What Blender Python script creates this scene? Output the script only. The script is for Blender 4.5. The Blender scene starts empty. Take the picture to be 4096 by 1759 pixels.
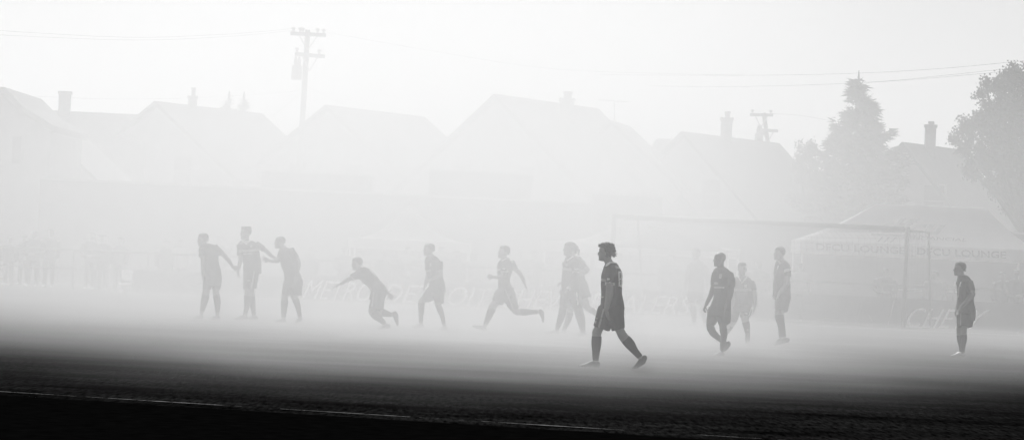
import bpy, bmesh, math, random
from mathutils import Vector, Matrix, noise
random.seed(7)
R = math.radians
scene = bpy.context.scene
C = bpy.context.scene.collection

# ------------------------------------------------------------------ camera
PW, PH, FPX = 4096.0, 1759.0, 14311.0       # photograph size and focal length in its pixels
CAMH, ROLL, PITCH = 1.6, R(2.6), math.atan((998 - 879.5) / 14311.0)
F_ = Vector((0, math.cos(PITCH), math.sin(PITCH)))
R0 = Vector((1, 0, 0)); U0 = R0.cross(F_)
RT = R0 * math.cos(ROLL) + U0 * math.sin(ROLL)
UP = U0 * math.cos(ROLL) - R0 * math.sin(ROLL)
CP = Vector((0, 0, CAMH))
cam = bpy.data.cameras.new('camera'); co = bpy.data.objects.new('camera', cam); C.objects.link(co)
cam.sensor_width = 36; cam.lens = 36 * FPX / PW; cam.clip_end = 2000; cam.clip_start = 0.5
co.matrix_world = Matrix.Translation(CP) @ Matrix((RT, UP, -F_)).transposed().to_4x4()
scene.camera = co

# ------------------------------------------------------------------ light
SUN_EL, SUN_AZ = R(40.0), R(-18.0)            # sun ahead of the camera, a little left, above the frame
w = bpy.data.worlds.new('World'); scene.world = w; w.use_nodes = True
nt = w.node_tree; nt.nodes.clear()
sky = nt.nodes.new('ShaderNodeTexSky'); sky.sky_type = 'NISHITA'; sky.sun_disc = False
sky.sun_elevation = SUN_EL; sky.sun_rotation = SUN_AZ; sky.dust_density = 0.0; sky.air_density = 2.0
bwn = nt.nodes.new('ShaderNodeRGBToBW')      # black and white photograph
bg = nt.nodes.new('ShaderNodeBackground'); bg.inputs['Strength'].default_value = 0.085
wo = nt.nodes.new('ShaderNodeOutputWorld')
nt.links.new(sky.outputs[0], bwn.inputs[0]); nt.links.new(bwn.outputs[0], bg.inputs[0]); nt.links.new(bg.outputs[0], wo.inputs[0])
sl = bpy.data.lights.new('sun', 'SUN'); sl.energy = 5.0; sl.angle = R(0.5); sl.color = (1, 1, 1)
so = bpy.data.objects.new('sun', sl); C.objects.link(so)
sdir = Vector((math.sin(SUN_AZ) * math.cos(SUN_EL), math.cos(SUN_AZ) * math.cos(SUN_EL), math.sin(SUN_EL)))
so.rotation_euler = sdir.to_track_quat('Z', 'Y').to_euler(); so.location = (0, 0, 30)
scene.view_settings.view_transform = 'Standard'; scene.view_settings.look = 'None'
scene.view_settings.gamma = 1; scene.view_settings.exposure = -0.14
cy = scene.cycles
cy.use_denoising = True; cy.max_bounces = 8; cy.volume_bounces = 6; cy.transparent_max_bounces = 8
cy.volume_step_rate = 1.0; cy.volume_max_steps = 256

# ------------------------------------------------------------------ mapping photo pixel -> world
def ray(u, v):
    return F_ + RT * ((u - PW / 2) / FPX) - UP * ((v - PH / 2) / FPX)
def at(u, v, Y):
    d = ray(u, v); return CP + d * (Y / d.y)
def on_ground(u, v):
    d = ray(u, v); return CP + d * (-CAMH / d.z)
def proj(p):
    q = p - CP; k = q.dot(F_)
    return PW / 2 + FPX * q.dot(RT) / k, PH / 2 - FPX * q.dot(UP) / k
def plane_hit(u, v, p0, n):
    d = ray(u, v); return CP + d * ((p0 - CP).dot(n) / d.dot(n))

# ------------------------------------------------------------------ materials
def mat(name, g, rough=0.85, var=0.12, scale=8.0, bump=0.0, bscale=60.0, emit=None, spec=0.3):
    m = bpy.data.materials.new(name); m.use_nodes = True; t = m.node_tree; b = t.nodes['Principled BSDF']
    tc = t.nodes.new('ShaderNodeTexCoord'); nz = t.nodes.new('ShaderNodeTexNoise')
    nz.inputs['Scale'].default_value = scale; nz.inputs['Detail'].default_value = 5
    mr = t.nodes.new('ShaderNodeMapRange'); mr.inputs[1].default_value = .3; mr.inputs[2].default_value = .7
    mr.inputs[3].default_value = g * (1 - var); mr.inputs[4].default_value = g * (1 + var)
    t.links.new(tc.outputs['Object'], nz.inputs[0]); t.links.new(nz.outputs[0], mr.inputs[0])
    t.links.new(mr.outputs[0], b.inputs['Base Color'])
    b.inputs['Roughness'].default_value = rough; b.inputs['Specular IOR Level'].default_value = spec
    if bump:
        n2 = t.nodes.new('ShaderNodeTexNoise'); n2.inputs['Scale'].default_value = bscale
        bp = t.nodes.new('ShaderNodeBump'); bp.inputs['Strength'].default_value = bump; bp.inputs['Distance'].default_value = .02
        t.links.new(tc.outputs['Object'], n2.inputs[0]); t.links.new(n2.outputs[0], bp.inputs['Height']); t.links.new(bp.outputs[0], b.inputs['Normal'])
    return m
def leafmat(name, g):
    m = mat(name, g, .6, .4, 1.5); t = m.node_tree; b = t.nodes['Principled BSDF']
    tr = t.nodes.new('ShaderNodeBsdfTranslucent'); tr.inputs[0].default_value = (g, g, g, 1)
    mx = t.nodes.new('ShaderNodeMixShader'); mx.inputs[0].default_value = .35
    o = t.nodes['Material Output']
    t.links.new(b.outputs[0], mx.inputs[1]); t.links.new(tr.outputs[0], mx.inputs[2]); t.links.new(mx.outputs[0], o.inputs[0])
    return m
def cloth_through(name, g):
    m = mat(name, g, .7, .06, 3); t = m.node_tree; b = t.nodes['Principled BSDF']
    tr = t.nodes.new('ShaderNodeBsdfTranslucent'); tr.inputs[0].default_value = (g, g, g, 1); mx = t.nodes.new('ShaderNodeMixShader'); mx.inputs[0].default_value = .7
    t.links.new(b.outputs[0], mx.inputs[1]); t.links.new(tr.outputs[0], mx.inputs[2]); t.links.new(mx.outputs[0], t.nodes['Material Output'].inputs[0]); return m
M = dict(
    skin=mat('skin', .36, .55, .06, 20), skin_tan=mat('skin_tan', .25, .5, .06, 20), skin_mid=mat('skin_mid', .17, .5, .06, 20), skin_dark=mat('skin_dark', .07, .45, .06, 20),
    eye=mat('eye', .03, .3), hair=mat('hair', .02, .6, .3, 60, .4, 120), hair_fair=mat('hair_fair', .08, .6, .3, 60, .4, 120),
    kit=mat('kit_cloth', .02, .8, .2, 12, .25, 25), kit_away=mat('kit_away_cloth', .04, .8, .2, 12, .25, 25),
    kit_mid=mat('kit_mid_cloth', .09, .8, .2, 12, .25, 25), trim=mat('white_trim', .85, .7, .05), stripe=mat('grey_stripe', .4, .7, .08),
    sock=mat('sock_knit', .035, .9, .15, 30), shoe=mat('boot', .10, .45, .2, 20), shoe_w=mat('boot_light', .5, .4, .1, 20), shoe_d=mat('boot_dark', .04, .4, .2, 20),
    goal=mat('goal_paint', .12, .5, .08), chalk=mat('worn_chalk', .024, .9, .8, 6), white=mat('white_paint', .8, .5, .04), canvas=cloth_through('tent_canvas', .75), metal=mat('steel', .35, .35, .1), wood=mat('pole_wood', .08, .9, .3, 4, .3, 20),
    brick=mat('brick', .16, .9, .3, 6, .3, 20), wall=mat('siding', .3, .8, .15, 2), roof=mat('shingles', .07, .95, .3, 3, .3, 30),
    glass=mat('window_glass', .12, .3, .05), banner=mat('banner_vinyl', .06, .6, .1, 2), ink=mat('logo_ink', .22, .7, .1),
    wire=mat('cable', .03, .5), bark=mat('bark', .06, .95, .3, 8, .4, 20), leaf=leafmat('leaves', .06), needle=leafmat('needles', .05),
    cloth_a=mat('coat', .06, .9, .2, 10), cloth_b=mat('light_shirt', .35, .9, .1, 10), cloth_c=mat('jeans', .05, .9, .2, 10),
    fence=mat('fence_boards', .10, .9, .25, 3), concrete=mat('concrete', .3, .95, .2, 2))

# ------------------------------------------------------------------ object helpers
def link(name, me, parent=None):
    o = bpy.data.objects.new(name, me); C.objects.link(o)
    if parent: o.parent = parent
    return o
def tag(o, label=None, cat=None, group=None, kind=None):
    if label: o['label'] = label
    if cat: o['category'] = cat
    if group: o['group'] = group
    if kind: o['kind'] = kind
    return o
def thing(name, loc, label, cat, group=None):
    o = link(name, None); o.location = loc; o.empty_display_size = .2
    return tag(o, label, cat, group)

WORK = bpy.data.scenes.new('workbench')
class MB:
    """collects closed shapes in world coordinates"""
    def __init__(s): s.v = []; s.f = []
    def add(s, vs, fs):
        n = len(s.v); s.v += [Vector(a) for a in vs]; s.f += [tuple(i + n for i in q) for q in fs]
    def rings(s, rs, n=18, ex=2.0, round_=False):
        """rs: (centre, axis a, axis b)"""
        rs = list(rs)
        if round_:
            def cap(a, b):
                c, u, v = a; t = (c - b[0]).normalized(); r = min(u.length, v.length)
                return [(c + t * r * .95, u * .25, v * .25), (c + t * r * .75, u * .66, v * .66), (c + t * r * .38, u * .92, v * .92)]
            st = cap(rs[0], rs[1]); en = cap(rs[-1], rs[-2])
            rs = st + rs + en[::-1]
        base = len(s.v)
        for c, u, v in rs:
            for k in range(n):
                a = 2 * math.pi * k / n; ca, sa = math.cos(a), math.sin(a)
                s.v.append(c + u * math.copysign(abs(ca) ** (2 / ex), ca) + v * math.copysign(abs(sa) ** (2 / ex), sa))
        for i in range(len(rs) - 1):
            for k in range(n):
                a = base + i * n + k; b = base + i * n + (k + 1) % n
                s.f.append((a, b, b + n, a + n))
        s.f.append(tuple(base + k for k in range(n))[::-1]); s.f.append(tuple(base + (len(rs) - 1) * n + k for k in range(n)))
    def box(s, c, dx, dy, dz, rz=0):
        c = Vector(c); m = Matrix.Rotation(rz, 3, 'Z'); vs = []
        for z in (-1, 1):
            for x, y in ((-1, -1), (1, -1), (1, 1), (-1, 1)):
                vs.append(c + m @ Vector((x * dx / 2, y * dy / 2, z * dz / 2)))
        s.add(vs, [(3, 2, 1, 0), (4, 5, 6, 7), (0, 1, 5, 4), (1, 2, 6, 5), (2, 3, 7, 6), (3, 0, 4, 7)])
    def tube(s, pts, r, n=8):
        pts = [Vector(p) for p in pts]; rs = []
        for i, p in enumerate(pts):
            t = (pts[min(i + 1, len(pts) - 1)] - pts[max(i - 1, 0)]).normalized()
            a = t.cross(Vector((0, 1, 0)))
            if a.length < .1: a = t.cross(Vector((1, 0, 0)))
            a.normalize(); b = t.cross(a).normalized(); rr = r[i] if isinstance(r, (list, tuple)) else r
            rs.append((p, a * rr, b * rr))
        s.rings(rs, n)
    def ball(s, c, a, b, d, n=14):
        """ellipsoid with axis vectors a, b, d"""
        rs = []
        for i in range(1, 9):
            t = math.pi * i / 9; rs.append((c + d * -math.cos(t), a * math.sin(t), b * math.sin(t)))
        s.rings(rs, n)
    def prism(s, pts, back):
        n = len(pts); vs = [Vector(p) for p in pts]; vs += [p + back for p in vs]
        s.add(vs, [tuple(range(n)), tuple(range(n, 2 * n))[::-1]] + [(i + n, (i + 1) % n + n, (i + 1) % n, i) for i in range(n)])
    def build(s, name, m, parent=None, origin=None, voxel=None, smooth=2, wob=0.0, shade=None, fix=True):
        org = origin if origin is not None else (parent_world(parent) if parent else Vector((0, 0, 0)))
        me = bpy.data.meshes.new(name); me.from_pydata([v - org for v in s.v], [], s.f); me.validate(); me.update()
        if fix:
            bm = bmesh.new(); bm.from_mesh(me); bmesh.ops.recalc_face_normals(bm, faces=bm.faces); bm.to_mesh(me); bm.free()
        mats = m if isinstance(m, (list, tuple)) else [m]
        o = link(name, me, parent)
        if not parent: o.location = org
        if voxel:
            md = o.modifiers.new('r', 'REMESH'); md.mode = 'VOXEL'; md.voxel_size = voxel
            if smooth:
                sm = o.modifiers.new('s', 'SMOOTH'); sm.factor = .5; sm.iterations = smooth
            C.objects.unlink(o); WORK.collection.objects.link(o); pr = o.parent; o.parent = None
            WORK.view_layers[0].update(); dg = WORK.view_layers[0].depsgraph
            new = bpy.data.meshes.new_from_object(o.evaluated_get(dg))
            WORK.collection.objects.unlink(o); C.objects.link(o); o.parent = pr
            o.modifiers.clear(); o.data = new; bpy.data.meshes.remove(me); me = new; me.name = name
            if wob:
                me.update()
                nn = [(v.co.copy(), v.normal.copy()) for v in me.vertices]; sd = Vector((len(s.v) % 37, 0, 0)); fl = []
                for c_, n_ in nn: fl += list(c_ + n_ * (wob * (noise.noise(c_ * 8 + sd) + 1.1 * noise.noise(Vector((c_.x * 17, c_.y * 17, c_.z * 5)) + sd))))
                me.vertices.foreach_set('co', fl); me.update()
            shade = True if shade is None else shade
        me.materials.clear()
        for x in mats: me.materials.append(x)
        if shade: me.shade_smooth()
        return o
def parent_world(p):
    v = Vector((0, 0, 0))
    while p: v += p.location; p = p.parent
    return v

def cr(pts, sub=3):
    """Catmull-Rom through tuples"""
    if len(pts) < 3: sub = 2
    out = []
    for i in range(len(pts) - 1):
        p0 = pts[max(i - 1, 0)]; p1 = pts[i]; p2 = pts[i + 1]; p3 = pts[min(i + 2, len(pts) - 1)]
        for k in range(sub):
            t = k / sub
            out.append(tuple(.5 * (2 * b + (c - a) * t + (2 * a - 5 * b + 4 * c - d) * t * t + (-a + 3 * b - 3 * c + d) * t ** 3) for a, b, c, d in zip(p0, p1, p2, p3)))
    out.append(tuple(pts[-1])); return out

# ================================================================== FIGURES
def inpoly(x, y, poly):
    c = False; j = len(poly) - 1
    for i in range(len(poly)):
        xi, yi = poly[i]; xj, yj = poly[j]
        if (yi > y) != (yj > y) and x < (xj - xi) * (y - yi) / (yj - yi) + xi: c = not c
        j = i
    return c
HEAD = [(-.50, .30, -.12, .08), (-.47, .37, -.02, .14), (-.42, .405, .08, .19), (-.36, .385, .17, .235), (-.30, .405, .22, .265), (-.26, .39, .24, .28), (-.20, .395, .27, .29),
        (-.10, .39, .34, .31), (0, .375, .40, .325), (.08, .41, .43, .33), (.18, .405, .445, .335), (.30, .36, .42, .32), (.40, .27, .35, .26), (.47, .15, .22, .16), (.50, .04, .08, .06)]
class Fig:
    def __init__(s, zoom=None, foot=None, dy=0, local=False):
        s.local = local
        if not local:
            s.ox, s.oy, s.z = zoom
            g = on_ground(s.ox + foot[0] / s.z, s.oy + foot[1] / s.z); s.Y = g.y + dy
            s.base = Vector((g.x, s.Y, 0)); s.k = s.z * FPX / s.Y          # zoom px per metre
        else:
            s.Y = 0; s.base = Vector((0, 0, 0)); s.k = 100.0
        s.parts = []; s.body = MB()
    def P(s, x, y, d=0):
        if s.local: return Vector((x / 100, d, (180 - y) / 100))
        return at(s.ox + x / s.z, s.oy + y / s.z, s.Y + d)
    def inv(s, p):
        u, v = proj(p); return (u - s.ox) * s.z, (v - s.oy) * s.z
    def limb(s, pts, ratio=1.0, d=0.0, mb=None, flat=False, n=16, ex=2.0, grow=1.0, sub=3):
        """pts (x, y, width[, depth offset]) along a limb; rings perpendicular to it"""
        mb = mb or s.body
        q = cr([(p[0], p[1], p[2], (p[3] if len(p) > 3 else d)) for p in pts], sub)
        W = [s.P(a[0], a[1], a[3]) for a in q]; rs = []
        for i, a in enumerate(q):
            t = W[min(i + 1, len(W) - 1)] - W[max(i - 1, 0)]; t.normalize()
            u = t.cross(Vector((0, 1, 0)))
            if u.length < .2: u = Vector((1, 0, 0))
            u.normalize(); v = t.cross(u).normalized(); h = max(a[2], 3) / 2 / s.k * grow
            rs.append((W[i], u * h, v * h * ratio))
        mb.rings(rs, n, ex, round_=not flat)
    def rows(s, rows, depth, mb, d=0.0, grow=1.0, sub=3, ex=2.3):
        """rows (xl, xr, y[, depth half size m]) as level rings"""
        q = cr([(a[0], a[1], a[2], (a[3] if len(a) > 3 else depth)) for a in rows], sub); rs = []
        for a in q:
            c = s.P((a[0] + a[1]) / 2, a[2], d); h = abs(a[1] - a[0]) / 2 / s.k
            rs.append((c, Vector((1, 0, 0)) * h * grow, Vector((0, 1, 0)) * a[3] * grow))
        mb.rings(rs, 22, ex)
    def head(s, cx, cy, H, yaw=0, pitch=0, d=0, hair='short', hairmat='hair'):
        h = H / s.k; c = s.P(cx, cy, d)
        f = Vector((-math.cos(yaw), -math.sin(yaw), 0)); side = Vector((0, 0, 1)).cross(f)
        rot = Matrix.Rotation(pitch, 3, side)          # positive pitch: chin down
        f = rot @ f; up = side.cross(f) * -1
        if up.z < 0: up = -up
        L = lambda a, b, u: c + (f * a + side * b + up * u) * h
        s.hl = (L, h)
        mb = s.body; N = 28
        def slices(rows, mb, N=28):
            base = len(mb.v)
            for u, F, B, W in rows:
                for k in range(N):
                    a = 2 * math.pi * k / N; ca, sa = math.cos(a), math.sin(a)
                    e = 2 / 2.15
                    x = (F if ca > 0 else B) * math.copysign(abs(ca) ** e, ca); y = W * math.copysign(abs(sa) ** e, sa)
                    mb.v.append(L(x if B > -.01 or ca > 0 else -B * 1 + (F + B) * .0 + x, y, u))
            for i in range(len(rows) - 1):
                for k in range(N):
                    a = base + i * N + k; b = base + i * N + (k + 1) % N; mb.f.append((a, b, b + N, a + N))
            mb.f.append(tuple(base + k for k in range(N))[::-1]); mb.f.append(tuple(base + (len(rows) - 1) * N + k for k in range(N)))
        hr = [(u, F, max(B, .0), W) for u, F, B, W in HEAD]
        slices(hr, mb)
        V = lambda a, b, u: (f * a + side * b + up * u) * h
        # nose, lips, chin, brow, ears
        mb.rings([(L(.36, 0, .05), V(.03, 0, .03), V(0, .05, 0)), (L(.39, 0, -.03), V(.05, 0, .03), V(0, .055, 0)), (L(.42, 0, -.10), V(.07, 0, .03), V(0, .075, 0)), (L(.42, 0, -.155), V(.085, 0, .02), V(0, .085, 0)), (L(.39, 0, -.185), V(.05, 0, .0), V(0, .07, 0))], 12)
        mb.ball(L(.385, 0, -.255), V(.045, 0, 0), V(0, .11, 0), V(0, 0, .022)); mb.ball(L(.38, 0, -.305), V(.045, 0, 0), V(0, .10, 0), V(0, 0, .025))
        mb.ball(L(.36, 0, -.42), V(.06, 0, 0), V(0, .10, 0), V(0, 0, .06))
        for q in (-1, 1):
            mb.ball(L(.34, q * .14, .075), V(.05, 0, 0), V(0, .11, 0), V(0, 0, .035))
            mb.ball(L(-.01, q * .335, -.06), V(.075, q * .02, 0), V(-.01, q * .045, 0), V(-.02, 0, .13))
        if hair:
            hb = MB(); hs = []
            full = {'short': 1.05, 'flat': 1.06, 'shaggy': 1.14, 'tied': 1.09, 'crop': 1.03}[hair]
            low = {'short': -.14, 'flat': -.10, 'shaggy': -.27, 'tied': -.18, 'crop': -.12}[hair]
            for i in range(15):
                u = low + (.5 - low) * i / 14
                j = max(k for k in range(len(HEAD)) if HEAD[k][0] <= u + 1e-6); j = min(j, len(HEAD) - 2)
                t = (u - HEAD[j][0]) / (HEAD[j + 1][0] - HEAD[j][0]); F, B, W = [HEAD[j][k] * (1 - t) + HEAD[j + 1][k] * t for k in (1, 2, 3)]
                if u < .19: F = .04 if u > 0 else -.06 + .1 * (u - low)
                elif u < .26: F = .04 + (F - .04) * (u - .19) / .07
                fb = full if u > 0 else 1.02 + (full - 1.02) * (1 - u / low)
                hs.append((u * (1 + (full - 1) * (1.0 if u > 0 else 0)), max(F, .02) * (full if u > .19 else 1), B * fb + .01, W * full * (.92 if u < 0 else 1)))
            slices(hs, hb)
            if hair == 'flat': hb.rings([(L(-.05, 0, .36), V(.42, 0, 0), V(0, .33, 0)), (L(-.02, 0, .50), V(.43, 0, 0), V(0, .31, 0)), (L(-.02, 0, .56), V(.36, 0, 0), V(0, .26, 0))], 18)
            rn = random.Random(int(cx * 7 + cy))
            cnt = {'short': 60, 'flat': 40, 'shaggy': 160, 'tied': 40, 'crop': 25}[hair]; ln = {'short': .07, 'flat': .05, 'shaggy': .19, 'tied': .06, 'crop': .03}[hair]
            for _ in range(cnt):
                a = rn.uniform(0, 2 * math.pi); u = rn.uniform(.27 if abs(a - math.pi) > 1.4 else low, .47)
                rr = math.sqrt(max(0, 1 - (max(u, 0) / .56) ** 2)); ca, sa = math.cos(a), math.sin(a)
                p = L((.40 if ca > 0 else .44) * ca * rr, .33 * sa * rr, u)
                dr = (V(ca, sa, .35 + u)).normalized() * h; tw = V(rn.uniform(-.5, .5), rn.uniform(-.5, .5), rn.uniform(-.6, .3))
                q = p + dr * ln * .6 + tw * ln * .5; r = .035 * h
                hb.tube([p - dr * .05, q, q + (dr * .4 + tw) * ln * .6], [r, r * .8, r * .2], 6)
            if hair == 'tied':
                hb.ball(L(-.52, 0, .02), V(.10, 0, 0), V(0, .10, 0), V(0, 0, .14)); hb.ball(L(-.50, 0, -.22), V(.08, 0, 0), V(0, .08, 0), V(0, 0, .16))
            s.parts.append(('hair', hb, hairmat, .007 if not s.local else .012, 1, .004))
    def hand(s, w, t, curl=.5, spread=.12, pn=(0, -1, 0), thumb=1, size=1.0):
        """w wrist, t where the knuckles point; pn palm normal"""
        W = s.P(*w); T = s.P(*t); dr = (T - W).normalized(); n = Vector(pn); n = (n - dr * n.dot(dr)).normalized(); sd = dr.cross(n) * thumb
        k = size; mb = s.body
        mb.rings([(W - dr * .02 * k, sd * .026 * k, n * .020 * k), (W + dr * .015 * k, sd * .029 * k, n * .019 * k), (W + dr * .05 * k, sd * .040 * k, n * .017 * k), (W + dr * .09 * k, sd * .041 * k, n * .014 * k)], 14, 2.6, True)
        for i, (off, ln) in enumerate(((.031, .070), (.0105, .080), (-.0105, .074), (-.031, .058))):
            a0 = off / .031 * spread; p = W + dr * .092 * k + sd * off * k; dd = (dr * math.cos(a0) + sd * math.sin(a0)).normalized()
            pts = [p - dd * .02 * k, p]; c = curl * .6
            for seg in (.46, .30, .24):
                v = dd * math.cos(c) + n * math.sin(c); p = p + v * ln * seg * k; pts.append(p); c += curl * (.9 + .08 * i)
            mb.tube(pts, [.0085 * k, .0088 * k, .008 * k, .0075 * k, .006 * k], 8)
        p = W + dr * .022 * k + sd * .026 * k; v1 = (dr * .6 + sd * .72 + n * .3).normalized(); v2 = (dr * .88 + sd * .35 + n * (.2 + curl * .4)).normalized()
        mb.tube([p - v1 * .015, p + v1 * .03 * k, p + v1 * .035 * k + v2 * .025 * k, p + v1 * .035 * k + v2 * .048 * k], [.012 * k, .0105 * k, .0095 * k, .007 * k], 8)
    def part(s, name, mb, m, voxel=.010, smooth=2, wob=.006):
        s.parts.append((name, mb, m, voxel, smooth, wob))
    def finish(s, label, skin='skin', group=None, name='person', voxel=.0075, snap=True):
        root = thing(name, s.base, label, 'person', group)
        body = s.body.build('body', [M[skin], M['eye']], root, voxel=voxel, smooth=1)
        L, h = s.hl
        eyes = [L(.36, q * .14, .0) - s.base for q in (-1, 1)]
        for p in body.data.polygons:
            if min((p.center - e).length for e in eyes) < .055 * h: p.material_index = 1
        objs = {'body': body}; lo = min(v.co.z for v in body.data.vertices)
        for (nm, mb, m, vx, sm, wb) in s.parts:
            ms = [M[a] for a in (m if isinstance(m, (list, tuple)) else [m])]
            o = mb.build(nm, ms, root, voxel=vx, smooth=sm, wob=wb)
            objs.setdefault(nm, []).append(o) if nm != 'body' else None
            lo = min(lo, min(v.co.z for v in o.data.vertices))
        s.root = root; s.objs = objs
        if snap: root.location.z = -lo + .002
        return root
    def paint(s, o, poly, idx, near=True, dz=None):
        b = s.base
        for p in o.data.polygons:
            if near and p.normal.y > .25: continue
            x, y = s.inv(p.center + b)
            if inpoly(x, y, poly): p.material_index = idx

def sh(f, pts, m='shoe', d=0.0, soles=True):
    """football boot: pts heel -> toe (x, y, w)"""
    mb = MB(); f.limb(pts, .95, d, mb, n=16, sub=4)
    a = f.P(pts[0][0], pts[0][1], d); b = f.P(pts[-1][0], pts[-1][1], d); ax = (b - a).normalized(); dn = Vector((0, 1, 0)).cross(ax); 
    if dn.z > 0: dn = -dn
    if abs(dn.z) < .35 and ax.z < 0: dn = Vector((abs(dn.x), 0, dn.z)) if b.x < a.x or True else dn
    L = (b - a).length
    for t, wd in ((.02, .6), (.2, .6), (.62, .8), (.78, .8)):
        i = min(int(t * (len(pts) - 1)), len(pts) - 2); tt = t * (len(pts) - 1) - i
        w = (pts[i][2] * (1 - tt) + pts[i + 1][2] * tt) / 2 / f.k; px = pts[i][0] * (1 - tt) + pts[i + 1][0] * tt; py = pts[i][1] * (1 - tt) + pts[i + 1][1] * tt
        for q in (-1, 1):
            c = f.P(px, py, d) + Vector((0, q * .028 * wd, 0)); mb.tube([c + dn * (w - .02), c + dn * (w + .008)], [.011, .008], 6)
    f.part('boot', mb, m, .008, 1, 0)

def man(zoom, foot, hd, neck, shirt, shorts, arms, legs, boots, label, skin='skin', kit='kit', shkit=None, sock='sock', sleeves=(), tubes=(), hands=(), yaw=0, pitch=0,
        hair='short', hairmat='hair', sd=.20, shd=.18, dy=0, perp=False, paints=(), bootm='shoe', socks=(), snap=True, extra=None, sperp=False):
    f = Fig(zoom, foot, dy)
    f.head(hd[0], hd[1], hd[2], yaw, pitch, hd[3] if len(hd) > 3 else 0, hair, hairmat)
    f.limb(neck, 1.0)
    s = MB()
    if perp:
        f.limb(shirt, perp, mb=s, flat=True, ex=2.3, n=22); f.limb(shirt, perp, grow=.84, n=18)
    else:
        f.rows(shirt, sd, s); f.rows(shirt, sd, f.body, grow=.86)
    for a in sleeves: f.limb(a, 1.05, mb=s, flat=True, grow=1.05)
    sh_m = [kit, 'trim', 'stripe']
    f.part('shirt', s, sh_m, .010, 2, .009)
    t = MB()
    f.rows(shorts, shd, t); f.rows(shorts, shd, f.body, grow=.8)
    for a in tubes: f.limb(a, 1.12, mb=t, flat=True, grow=1.03)
    f.part('shorts', t, [shkit or kit, 'trim', 'stripe'], .010, 2, .009)
    for a in arms:      # the upper arm narrows where the sleeve covers it
        f.limb([(q[0], q[1], q[2] * (.70 if i == 0 else 1.0), *q[3:]) for i, q in enumerate(a)], .95)
    hem = max([q[1] for a in tubes for q in a[-1:]] + [r[2] for r in shorts])
    for i, a in enumerate(legs):
        h_ = tubes[i][-1][1] if i < len(tubes) else hem
        f.limb([(q[0], q[1], q[2] * (.74 if q[1] < h_ - 12 else 1.0), *q[3:]) for q in a], 1.0)
    for a in hands: f.hand(*a[0:2], **(a[2] if len(a) > 2 else {}))
    for a in socks:
        k = MB(); f.limb(a, 1.0, mb=k, flat=True, grow=1.07); f.part('sock', k, sock, .009, 1, .001)
    for a in boots: sh(f, a[0], a[2] if len(a) > 2 else bootm, a[1])
    if extra: extra(f)
    f.finish(label, skin, snap=snap)
    for (nm, poly, idx, near) in paints:
        f.paint(f.objs[nm][0], poly, idx, near)
    return f

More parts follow.
